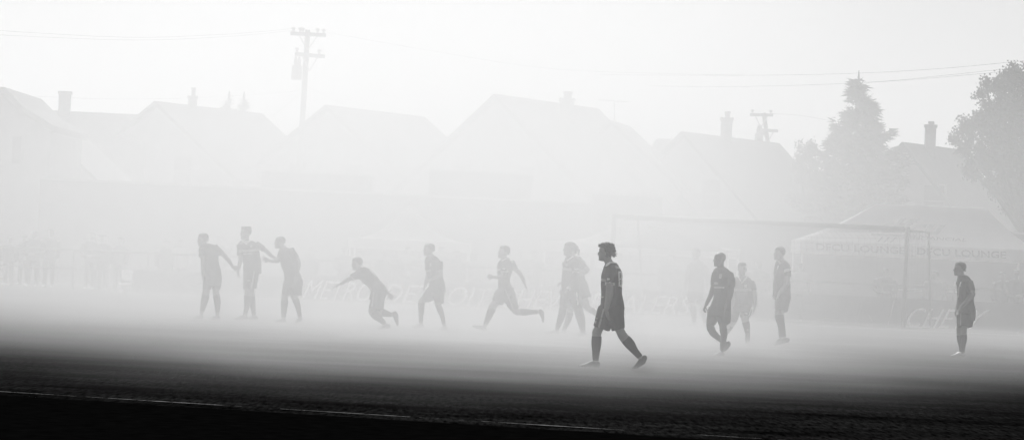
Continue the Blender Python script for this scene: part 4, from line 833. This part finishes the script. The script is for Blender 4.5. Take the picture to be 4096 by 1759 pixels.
def conifer(label, apex, Y, hgt, rad, base_z, n=2600, seed=1, group='trees behind the houses', name='spruce_tree'):
    a = at(apex[0], apex[1], Y); rn = random.Random(seed); root = thing(name, (a.x, Y, 0), label, 'tree', group)
    m = MB(); m.tube([(a.x, Y, 0), (a.x, Y, a.z - hgt * .1), (a.x, Y, a.z)], [.22, .06, .015], 8); m.build('trunk', M['bark'], root)
    lb = MB(); cr_ = MB()
    nb = int(hgt * 38)
    for i in range(nb):
        t = (i / nb) ** .85; z = a.z - .42 - t * hgt; L = rad * (t ** .95) * (rn.uniform(.45, .95) if rn.random() < .8 else rn.uniform(.9, 1.25)) + .07; an = rn.uniform(0, 2 * math.pi); d = Vector((math.cos(an), math.sin(an), 0))
        rise = .35 - .1 * t + rn.uniform(-.15, .15)
        pts = [Vector((a.x, Y, z)) + d * L * s + Vector((0, 0, L * (rise * s * .5 + .25 * s * s))) for s in (0, .35, .7, 1)]
        lb.tube(pts, [.03, .02, .012, .004], 4)
        for k in range(int(n / nb * (.25 + 1.5 * (L / rad)))):
            s = rn.uniform(.12, 1.02) ** .8; j = min(int(s * 3), 2); ss = s * 3 - j; p = pts[j].lerp(pts[j + 1], min(ss, 1)) + Vector((rn.gauss(0, 1), rn.gauss(0, 1), rn.gauss(0, 1) - .3)) * .07
            dd = (d + Vector((rn.uniform(-.8, .8), rn.uniform(-.8, .8), rn.uniform(-.35, .5)))).normalized(); l = rn.uniform(.12, .30) * (.6 + .5 * rad / 1.6); sd = dd.cross(Vector((rn.uniform(-1, 1), rn.uniform(-1, 1), rn.uniform(-1, 1)))).normalized() * l * .13
            cr_.add([p - sd, p + sd, p + dd * l], [(0, 1, 2)])
    lb.build('branches', M['bark'], root); cr_.build('crown', M['needle'], root, fix=False)
def broadleaf(label, c, Y, blobs, seed, leafn, base, group='trees behind the houses', name='broadleaf_tree', lz=.10):
    cc = at(c[0], c[1], Y); rn = random.Random(seed); root = thing(name, (base, Y, 0), label, 'tree', group)
    tr = MB(); B = [(at(x, y, Y + dy), r / (FPX / Y)) for x, y, r, dy in blobs]
    fork = Vector((base, Y, cc.z * .45))
    tr.tube([(base, Y, 0), (base + .05, Y, cc.z * .25), fork], [.3, .24, .2], 10)
    for p, r in B:
        mid = fork.lerp(p, .5) + Vector((rn.uniform(-.3, .3), rn.uniform(-.3, .3), rn.uniform(0, .4))); tr.tube([fork, mid, p], [.13, .07, .025], 6)
    tr.build('trunk', M['bark'], root); m = MB()
    tot = sum(r * r for _, r in B)
    for p, r in B:
        k = int(leafn * r * r / tot); tw = [(Vector((rn.gauss(0, 1), rn.gauss(0, 1), rn.gauss(0, 1))).normalized() * r * (rn.uniform(.25, 1.0) if rn.random() < .75 else rn.uniform(1.0, 1.28))) for _ in range(max(8, k // 75))]
        for _ in range(k):
            q = p + rn.choice(tw) * rn.uniform(.72, 1.12) + Vector((rn.gauss(0, 1), rn.gauss(0, 1), rn.gauss(0, 1))) * .085
            u = Vector((rn.uniform(-1, 1), rn.uniform(-1, 1), rn.uniform(-1, .6))).normalized() * lz * rn.uniform(.6, 1.1); v = u.cross(Vector((rn.uniform(-1, 1), rn.uniform(-1, 1), rn.uniform(-1, 1)))).normalized() * u.length * .38
            m.add([q - u * .5, q + v, q + u * .5, q - v], [(0, 1, 2, 3)])
    m.build('crown', M['leaf'], root, fix=False)
def trees():
    conifer('pointed spruce standing between two houses at right', (3436, 282), 128, 5.6, 2.3, 0, 24000, 4)
    conifer('left of two tiny treetops above the second chimney house', (918, 362), 175, 1.9, .75, 0, 1500, 5)
    conifer('right of two tiny treetops above the second chimney house', (977, 366), 175, 1.7, .55, 0, 1300, 6)
    broadleaf('loose small tree left of the spruce, above a sloping roof', (3240, 660), 134, [(3200, 640, 45, 0), (3240, 600, 42, .5), (3265, 665, 60, 0), (3290, 720, 70, .5), (3230, 720, 50, 0)], 11, 5000, at(3250, 700, 134).x, lz=.11)
    broadleaf('big dark leafy tree filling the right edge of the picture', (4050, 520), 112,
              [(4050, 400, 85, 0), (3990, 470, 75, -.4), (4080, 520, 110, .5), (3935, 480, 60, 0), (3880, 520, 50, .3), (3960, 570, 75, 0), (4040, 330, 62, 0), (4100, 330, 75, .4), (4120, 620, 110, 0), (4010, 650, 75, -.3), (3930, 640, 50, .2), (3850, 590, 42, 0), (3900, 700, 38, 0), (3990, 740, 48, 0), (4080, 760, 70, 0), (3815, 560, 26, 0), (3942, 330, 22, 0), (3925, 370, 26, 0), (4030, 285, 24, 0), (3985, 350, 28, .2), (4130, 430, 90, 0), (4050, 820, 34, 0)], 21, 40000, at(4110, 800, 112).x)

# ---------- tents, wall, rail, banners, goal
def text_mesh(txt, bold=0.0, shear=0.0):
    cu = bpy.data.curves.new('t', 'FONT'); cu.body = txt; cu.shear = shear; cu.offset = bold; cu.resolution_u = 3
    o = bpy.data.objects.new('t', cu); C.objects.link(o); dg = bpy.context.evaluated_depsgraph_get(); me = bpy.data.meshes.new_from_object(o.evaluated_get(dg)); bpy.data.objects.remove(o)
    vs = [Vector(v.co) for v in me.vertices]; fs = [tuple(p.vertices) for p in me.polygons]; bpy.data.meshes.remove(me)
    x0 = min(v.x for v in vs); x1 = max(v.x for v in vs); y0 = min(v.y for v in vs); y1 = max(v.y for v in vs)
    return [((v.x - x0) / (x1 - x0), (v.y - y0) / (y1 - y0)) for v in vs], fs
def text_on(txt, q, p0, n, m, parent, bold=0.0, shear=0.0, off=.012, name='lettering'):
    """q: pixel corners tl, tr, br, bl on the surface through p0 with normal n"""
    uv, fs = text_mesh(txt, bold, shear); mb = MB(); n = n.normalized()
    if n.dot(CP - p0) < 0: n = -n
    W = [plane_hit(x, y, p0, n) + n * off for x, y in q]
    vs = [W[3].lerp(W[2], u).lerp(W[0].lerp(W[1], u), v) for u, v in uv]
    mb.add(vs, fs); return mb.build(name, M[m], parent, fix=False)
def goal():
    Y = 93.2; tl = at(2449 + 8, 868, Y); tr = at(3630, 912, Y - 1.0); r = .06
    bl = Vector((tl.x, tl.y, 0)); br = Vector((tr.x, tr.y, 0)); tl.z = tr.z = (tl.z + tr.z) / 2
    root = thing('goal', ((bl + br) / 2), 'white football goal with a sagging net behind the players', 'goal')
    for a, b in ((bl, tl), (br, tr)):
        m = MB(); m.tube([a, b + Vector((0, 0, r))], r, 14); m.build('post', M['goal'], root, shade=True)
    m = MB(); m.tube([tl - Vector((r, 0, 0)), tr + Vector((r, 0, 0))], r, 14); m.build('crossbar', M['goal'], root, shade=True)
    bk = Vector((0, 2.0, 0)); tb = Vector((0.65, .8, 0))
    for a, b in ((bl, tl), (br, tr)):
        m = MB(); m.tube([b - Vector((0, 0, .03)), b + tb - Vector((0, 0, .06)), a + bk + Vector((.95, 0, .04))], .03, 8); m.build('stanchion', M['goal'], root, shade=True)
        m = MB(); m.tube([a + Vector((0, 0, .04)), a + bk + Vector((.95, 0, .04))], .035, 8); m.build('ground_bar', M['goal'], root, shade=True)
    m = MB(); m.tube([bl + bk + Vector((.95, 0, .04)), br + bk + Vector((.95, 0, .04))], .04, 8); m.build('back_bar', M['goal'], root, shade=True)
    net = MB(); n = 50
    d = (tr - tl)
    def path(t, k):
        top = tl + d * t + tb * min(1, k * 3.0) - Vector((0, 0, .05 + .12 * math.sin(math.pi * t) * min(1, k * 3)))
        if k <= 1 / 3: return top
        kk = (k - 1 / 3) * 1.5; gb = bl + (br - bl) * t + bk + Vector((.95, 0, .04)); return top.lerp(gb, kk) + Vector((0, .12 * math.sin(math.pi * kk), 0))
    def strip(pts):
        for p, q in zip(pts, pts[1:]):
            u = (q - p).cross(Vector((0, 1, 0))); 
            if u.length < 1e-4: u = Vector((1, 0, 0))
            u = u.normalized() * .0025; w_ = (q - p).cross(u).normalized() * .0025
            net.add([p - u, p + u, p + w_, q - u, q + u, q + w_], [(0, 1, 4, 3), (1, 2, 5, 4), (2, 0, 3, 5)])
    for i in range(n + 1): strip([path(i / n, k / 8) for k in range(9)])
    for k in range(1, 24): strip([path(i / 16, k / 24) for i in range(17)])
    for a, b in ((bl, tl), (br, tr)):
        for k in range(1, 14):
            z = b.z * k / 14; p = Vector((a.x, a.y, z)); t = 1 - k / 14 * .6; q = Vector((a.x + .95 - .3 * k / 14, a.y + 2 - 1.2 * k / 14, z)); strip([p, q])
        for k in range(1, 10):
            s = k / 10; p = Vector((a.x + .95 * s, a.y + 2 * s, .04)); q = b + tb * min(1, s * 1.4) - Vector((0, 0, .06)); strip([p, q])
    net.build('net', M['goal'], root, fix=False)
def tent(label, xs, eave, apex, Y, depth=3.0, ridge=None, hmast=None, val=.28, name='canopy_tent', open_gable=False):
    """xs pixel left/right eave ends with their y; apex pixel; pyramidal or ridge roof"""
    L = at(xs[0], eave[0], Y); Rr = at(xs[1], eave[1], Y); z = (L.z + Rr.z) / 2; root = thing(name, ((L.x + Rr.x) / 2, Y + depth / 2, 0), label, 'tent', 'tents behind the goal')
    c = [Vector((L.x, Y, z)), Vector((Rr.x, Y, z)), Vector((Rr.x, Y + depth, z)), Vector((L.x, Y + depth, z))]
    if ridge: a0 = at(ridge[0], ridge[1], Y + depth / 2); a1 = at(ridge[2], ridge[3], Y + depth / 2); a1.z = a0.z = (a0.z + a1.z) / 2
    else: a0 = at(apex[0], apex[1], Y + depth / 2); a1 = a0.copy()
    m = MB(); N = 8; sag = .10
    def patch(p, q, u, v):   # lower edge p-q, upper edge u-v, sagging between
        g = []
        for i in range(N + 1):
            t = i / N; row = []
            for j in range(N + 1):
                s = j / N; w_ = p.lerp(q, s).lerp(u.lerp(v, s), t); w_.z -= SAG * math.sin(math.pi * min(t, .999)) ; row.append(w_)
            g.append(row)
        base = len(m.v)
        for row in g: m.v += row
        for row in g: m.v += [w_ - Vector((0, 0, .015)) for w_ in row]
        K = (N + 1) ** 2
        for i in range(N):
            for j in range(N):
                k = base + i * (N + 1) + j; m.f.append((k, k + 1, k + N + 2, k + N + 1)); m.f.append((k + K, k + N + 1 + K, k + N + 2 + K, k + 1 + K))
    SAG = .28 if not ridge else .10
    patch(c[0], c[1], a0, a1); patch(c[1], c[2], a1, a1); patch(c[2], c[3], a1, a0); patch(c[3], c[0], a0, a0)
    m.build('roof', M['canvas'], root, shade=False)
    m = MB()
    for p, q in ((c[0], c[1]), (c[1], c[2]), (c[2], c[3]), (c[3], c[0])):
        o = (q - p).normalized().cross(Vector((0, 0, 1))) * .008
        m.prism([p + o, q + o, q + o - Vector((0, 0, val)), p + o - Vector((0, 0, val))], -o * 1.5)
    m.build('valance', M['canvas'], root)
    for p in c:
        m = MB(); i = (c[0] + c[2]) / 2 - p; i.z = 0; i.normalize(); q = p + i * .06; m.box((q.x, q.y, z / 2), .05, .05, z - .02); m.build('leg', M['white'], root)
    return root, c, a0, a1
def ends():
    tent('white peaked tent in the middle, behind the crowd', (1395, 1880), (950, 972), (1637, 822), 100.5, 3.3)
    tent('white peaked tent behind the left goalpost', (2175, 2960), (962, 998), (2560, 850), 101.5, 4.6)
    # dark wedge standing in for the shade under the tent gable
    L = at(2450, 990, 99.8); Rr = at(2930, 1006, 99.8); A = at(2641, 908, 99.8); zz = (L.z + Rr.z) / 2
    root = thing('tent_shade', ((L.x + Rr.x) / 2, 100.3, 0), 'dark wedge added for the shaded underside of the tent, seen through the left half of the goal', 'tent_shade')
    m = MB(); m.prism([Vector((L.x, 99.8, zz)), Vector((Rr.x, 99.8, zz)), Vector((A.x, 99.8, A.z))], Vector((0, 1.1, 0))); m.build('roof', M['fence'], root)
    for x in (L.x + .15, Rr.x - .15):
        for y in (99.95, 100.75): m = MB(); m.box((x, y, zz / 2), .06, .06, zz - .004); m.build('leg', M['metal'], root)
    # lounge tent
    root, c, a0, a1 = tent('large lounge tent with lettering on its roof and valance, at right', (3203, 4150), (960, 1000), None, 98.5, 3.2, ridge=(3505, 815, 3944, 833), val=.36)
    n = (c[1] - c[0]).cross(a0 - c[0]); p0 = c[0] - Vector((0, 0, .04)) ; nn = n.normalized()
    if nn.y > 0: nn = -nn
    S_ = p0 + nn * .02
    text_on('dfcu', [(3540, 868), (3790, 884), (3768, 940), (3515, 930)], S_, nn, 'ink', root, .02, .25)
    text_on('FINANCIAL', [(3656, 944), (3870, 955), (3866, 967), (3652, 957)], S_, nn, 'ink', root, .01)
    for k, (x0, y0, x1, y1, wd) in enumerate(((3485, 938, 3640, 942, 4), (3530, 948, 3512, 968, 4), (3556, 948, 3536, 970, 4), (3584, 949, 3562, 971, 4), (3612, 950, 3640, 962, 4))):
        q = [plane_hit(a, b, S_, nn) + nn * .012 for a, b in ((x0, y0 - wd), (x1, y1 - wd), (x1, y1 + wd), (x0, y0 + wd))]
        if abs(x1 - x0) < 30: q = [plane_hit(a, b, S_, nn) + nn * .012 for a, b in ((x0 - wd, y0), (x0 + wd, y0), (x1 + wd, y1), (x1 - wd, y1))]
        mb = MB(); mb.add(q, [(0, 1, 2, 3)]); mb.build('logo_stroke', M['ink'], root, fix=False)
    fn = Vector((0, -1, 0)); pv = c[0] + fn * .02
    for x0, y0 in ((3264, 972), (3668, 990)):
        text_on('DFCU', [(x0, y0), (x0 + 132, y0 + 6), (x0 + 132, y0 + 34), (x0, y0 + 28)], pv, fn, 'ink', root, .02)
        text_on('LOUNGE', [(x0 + 152, y0 + 7), (x0 + 356, y0 + 16), (x0 + 356, y0 + 44), (x0 + 152, y0 + 35)], pv, fn, 'ink', root, .02)
    # bar table with bottle
    a = at(3740, 1186, 97.6); root = thing('folding_table', (a.x, 98.0, 0), 'folding table behind the banners under the lounge tent', 'table')
    m = MB(); m.box((a.x, 98.0, 1.0), 2.2, .7, .04); m.build('tabletop', M['white'], root)
    for x in (-1, 1):
        for y in (-.28, .28): m = MB(); m.box((a.x + x, 98.0 + y, .49), .04, .04, .975); m.build('leg', M['metal'], root)
    b = at(3817, 1190, 97.8); root = thing('bottle', (b.x, 97.8, 1.02), 'clear bottle glinting on the table beside the lone player', 'bottle')
    m = MB(); m.tube([(b.x, 97.8, 1.021), (b.x, 97.8, 1.16), (b.x, 97.8, 1.20), (b.x, 97.8, 1.25)], [.045, .045, .018, .016], 14); m.build('body', M['shoe_w'], root, shade=True)
    m = MB(); m.tube([(b.x, 97.8, 1.251), (b.x, 97.8, 1.275)], .018, 10); m.build('cap', M['white'], root)
    # boundary wall and boxes
    def wallseg(label, x0, y0, x1, y1, Y, name='boundary_wall', m_='fence', dep=.3, cat='wall', grp=None):
        p = at(x0, y0, Y); q = at(x1, y1, Y); z = (p.z + q.z) / 2; root = thing(name, ((p.x + q.x) / 2, Y + dep / 2, 0), label, cat, grp)
        m = MB(); m.box(((p.x + q.x) / 2, Y + dep / 2, z / 2), q.x - p.x, dep, z); m.build('panel', M[m_], root)
        m = MB(); m.box(((p.x + q.x) / 2, Y + dep / 2, z + .03), q.x - p.x + .04, dep + .08, .06); m.build('coping', M['concrete'], root)
        return root, p, q, z
    wallseg('long tall boundary fence running behind the whole crowd', 160, 726, 2368, 810, 108)
    wallseg('long boundary fence carrying on right behind the goal and tents', 2372, 850, 4200, 950, 108.2)
    r_, p, q, z = wallseg('wide storage container behind the fence under the big pole', 1048, 688, 1482, 706, 109, 'storage_container', 'brick', 2.6, 'container', 'storage containers')
    r_, p, q, z = wallseg('storage container under the tallest house', 1718, 684, 2128, 700, 109, 'storage_container', 'fence', 2.6, 'container', 'storage containers')
    r_, p, q, z = wallseg('pale box van body above the crossbar of the goal', 2372, 782, 2650, 800, 103.5, 'display_board', 'wall', .3, 'board')
    r_['label'] = 'pale blank board above the left end of the crossbar'
    # rail fence
    rt = thing('rail_fence', (0, 96, 0), 'pipe rail fence with posts running behind the banners', 'fence')
    a = at(-150, 1006, 95.8); b = at(4250, 1145, 97.4); m = MB(); zz = 1.06; a.z = zz; b.z = zz + .06; m.tube([a, b], .03, 8); m.build('rail', M['fence'], rt)
    m = MB(); m.tube([a - Vector((0, 0, .5)), b - Vector((0, 0, .5))], .025, 8); m.build('rail', M['fence'], rt)
    for i in range(15):
        p = a.lerp(b, (i + .5) / 15); m = MB(); m.tube([(p.x, p.y, 0), p - Vector((0, 0, .03))], .03, 8); m.build('post', M['fence'], rt)
    # banners
    def banner(label, x0, yt0, x1, yt1, yb0, yb1, Y, m_='banner'):
        p = at(x0, yt0, Y); q = at(x1, yt1, Y); z = (p.z + q.z) / 2
        root = thing('banner', ((p.x + q.x) / 2, Y, 0), label, 'banner', 'advertising banners behind the goal')
        m = MB(); m.prism([Vector((p.x, Y, .03)), Vector((q.x, Y, .03)), Vector((q.x, Y, z)), Vector((p.x, Y, z))], Vector((0, .03, 0))); m.build('sheet', M[m_], root)
        for t in range(int((q.x - p.x) / 1.5) + 2):
            x = p.x + .05 + (q.x - p.x - .1) * t / (int((q.x - p.x) / 1.5) + 1); m = MB(); m.tube([(x, Y + .06, 0), (x, Y + .06, z - .02)], .02, 6); m.build('stake', M['metal'], root)
        return root, Vector((0, Y, 0)), Vector((0, -1, 0))
    r1, p0, n = banner('left banner with thin scrawled pale lines, right of the white sheet', 534, 1082, 1168, 1100, 0, 0, 95.4)
    def stroke(pts, wd, root, p0, n):
        m = MB(); m.tube([plane_hit(x, y, p0, n) + n * .006 for x, y in pts], wd / 2 / (FPX / 95), 4); m.build('pen_stroke', M['concrete'], root)
    stroke([(560, 1160), (575, 1142), (585, 1132), (592, 1158), (602, 1134), (608, 1160), (622, 1136), (630, 1158), (640, 1140), (652, 1130), (665, 1136), (680, 1150)], 3, r1, p0, n)
    stroke([(760, 1150), (800, 1146), (840, 1158)], 3, r1, p0, n)
    stroke([(980, 1190), (1000, 1130)], 5, r1, p0, n); stroke([(1040, 1190), (1060, 1130)], 5, r1, p0, n)
    r2, p0, n = banner('long middle banner spelling the car dealers words in slanted capitals', 1172, 1098, 2768, 1166, 0, 0, 95.4)
    tx = 'trim'
    text_on('METRO', [(1232, 1118), (1500, 1131), (1482, 1206), (1208, 1194)], p0, n, tx, r2, 0, .18)
    text_on('DETROIT', [(1548, 1133), (1972, 1152), (1956, 1227), (1530, 1208)], p0, n, tx, r2, 0, .18)
    text_on('CHEVY', [(2010, 1153), (2318, 1168), (2300, 1242), (1992, 1228)], p0, n, tx, r2, 0, .18)
    text_on('DEALERS', [(2372, 1169), (2772, 1186), (2756, 1262), (2352, 1244)], p0, n, tx, r2, 0, .18)
    r3, p0, n = banner('plain dark banner behind the goalkeeper and captain', 2800, 1168, 3205, 1182, 0, 0, 95.45)
    r4, p0, n = banner('right banner with pale zigzag line and slanted capitals behind the lone player', 3212, 1176, 4300, 1222, 0, 0, 95.4)
    stroke([(3240, 1284), (3310, 1270), (3345, 1282), (3360, 1278), (3372, 1240), (3380, 1282), (3410, 1208), (3424, 1290), (3446, 1220), (3452, 1276), (3470, 1250), (3490, 1284)], 3, r4, p0, n)
    stroke([(3552, 1298), (3566, 1240), (3578, 1195)], 5, r4, p0, n)
    text_on('CHEVY', [(3642, 1230), (3958, 1238), (3918, 1316), (3622, 1308)], p0, n, tx, r4, 0, .18)
    # white sheet / cooler at the left banner's end
    a = at(489, 1078, 95.2); b = at(532, 1120, 95.2)
    root = thing('folding_chair', ((a.x + b.x) / 2, 95.3, 0), 'white sheet draped over a chair at the left end of the left banner', 'chair')
    m = MB(); m.prism([Vector((a.x, 95.2, b.z)), Vector((b.x - .06, 95.2, b.z - .02)), Vector((b.x, 95.2, a.z)), Vector((a.x - .02, 95.2, a.z))], Vector((0, .05, 0))); m.build('backrest', M['white'], root)
    m = MB(); m.box(((a.x + b.x) / 2 - .01, 95.0, b.z - .1), .34, .4, .05); m.build('seat', M['white'], root)
    for x in (-.14, .12):
        for y in (94.85, 95.18): m = MB(); h = b.z - .13; m.tube([((a.x + b.x) / 2 + x, y, 0), ((a.x + b.x) / 2 + x, y, h)], .012, 6); m.build('leg', M['metal'], root)
def antenna():
    Y = 142; p = at(2457, 405, Y); root = thing('tv_antenna', (p.x, Y, at(2460, 500, Y).z), 'thin television antenna on the slope of the tallest house', 'antenna')
    b = at(2458, 495, Y); m = MB(); m.tube([b, p + Vector((0, 0, .05))], .022, 6); m.build('mast', M['metal'], root)
    q0, q1 = at(2395, 401, Y), at(2515, 409, Y); m = MB(); m.tube([q0, q1], .018, 6)
    for i in range(9):
        c = q0.lerp(q1, i / 8); m.tube([c - Vector((.02, .5 - .03 * i, 0)), c + Vector((.02, .5 - .03 * i, 0))], .01, 5)
    m.build('elements', M['metal'], root)

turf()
def near_shade():  # near-black sheet laid over the turf; foreground darkness put into its colour
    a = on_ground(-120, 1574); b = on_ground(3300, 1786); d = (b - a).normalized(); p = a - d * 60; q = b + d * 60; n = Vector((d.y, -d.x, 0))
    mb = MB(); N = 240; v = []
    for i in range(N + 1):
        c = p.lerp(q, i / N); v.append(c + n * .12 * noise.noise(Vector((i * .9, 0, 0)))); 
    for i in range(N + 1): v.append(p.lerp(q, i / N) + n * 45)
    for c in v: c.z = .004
    mb.add(v, [(i, i + 1, N + 2 + i, N + 1 + i) for i in range(N)]); o = mb.build('near_shade_sheet', mat('painted_shade_black', .002, 1, .5, 6, 0, 60, spec=0), fix=False); tag(o, 'black sheet added as painted shade on the near side of the chalk line', kind='structure')
near_shade()
line('near_line', on_ground(-120, 1560), on_ground(3300, 1772), .10, 'broken white chalk line crossing the dark foreground', .12)
line('goal_line', on_ground(1200, 1208), on_ground(4300, 1352), .14, 'white goal line in front of the far banners', 0)
houses()
pole('tall utility pole with two crossarms and a transformer, left of centre', (1231, 120), 140, (1207, 530),
     [(1162, 134, 1304, 142, (.08, .27, .34, .76, .93)), (1180, 216, 1300, 227, (.06, .8))], (1187, 290, 21, 60))
pole('small distant utility pole behind the dormer house', (3055, 452), 172, (3072, 580), [(3000, 459, 3092, 461, (.1, .9)), (3032, 520, 3112, 524, (.1,))], (3036, 552, 17, 44), .10)
wires(); trees(); antenna(); ends(); goal()
smoke('smoke', 'thick bank of pale sunlit smoke drifting across the pitch', (-32, 32, 34, 132, -1, 13), False)
smoke('turf_brightening_smoke', 'thin low smoke added to brighten the turf like sunlight under the thick bank', (-31, 31, 34.5, 110, -.5, .9), True)  # layer added to lighten the ground as sun on the turf would
players(); crowd()
bpy.data.scenes.remove(WORK)
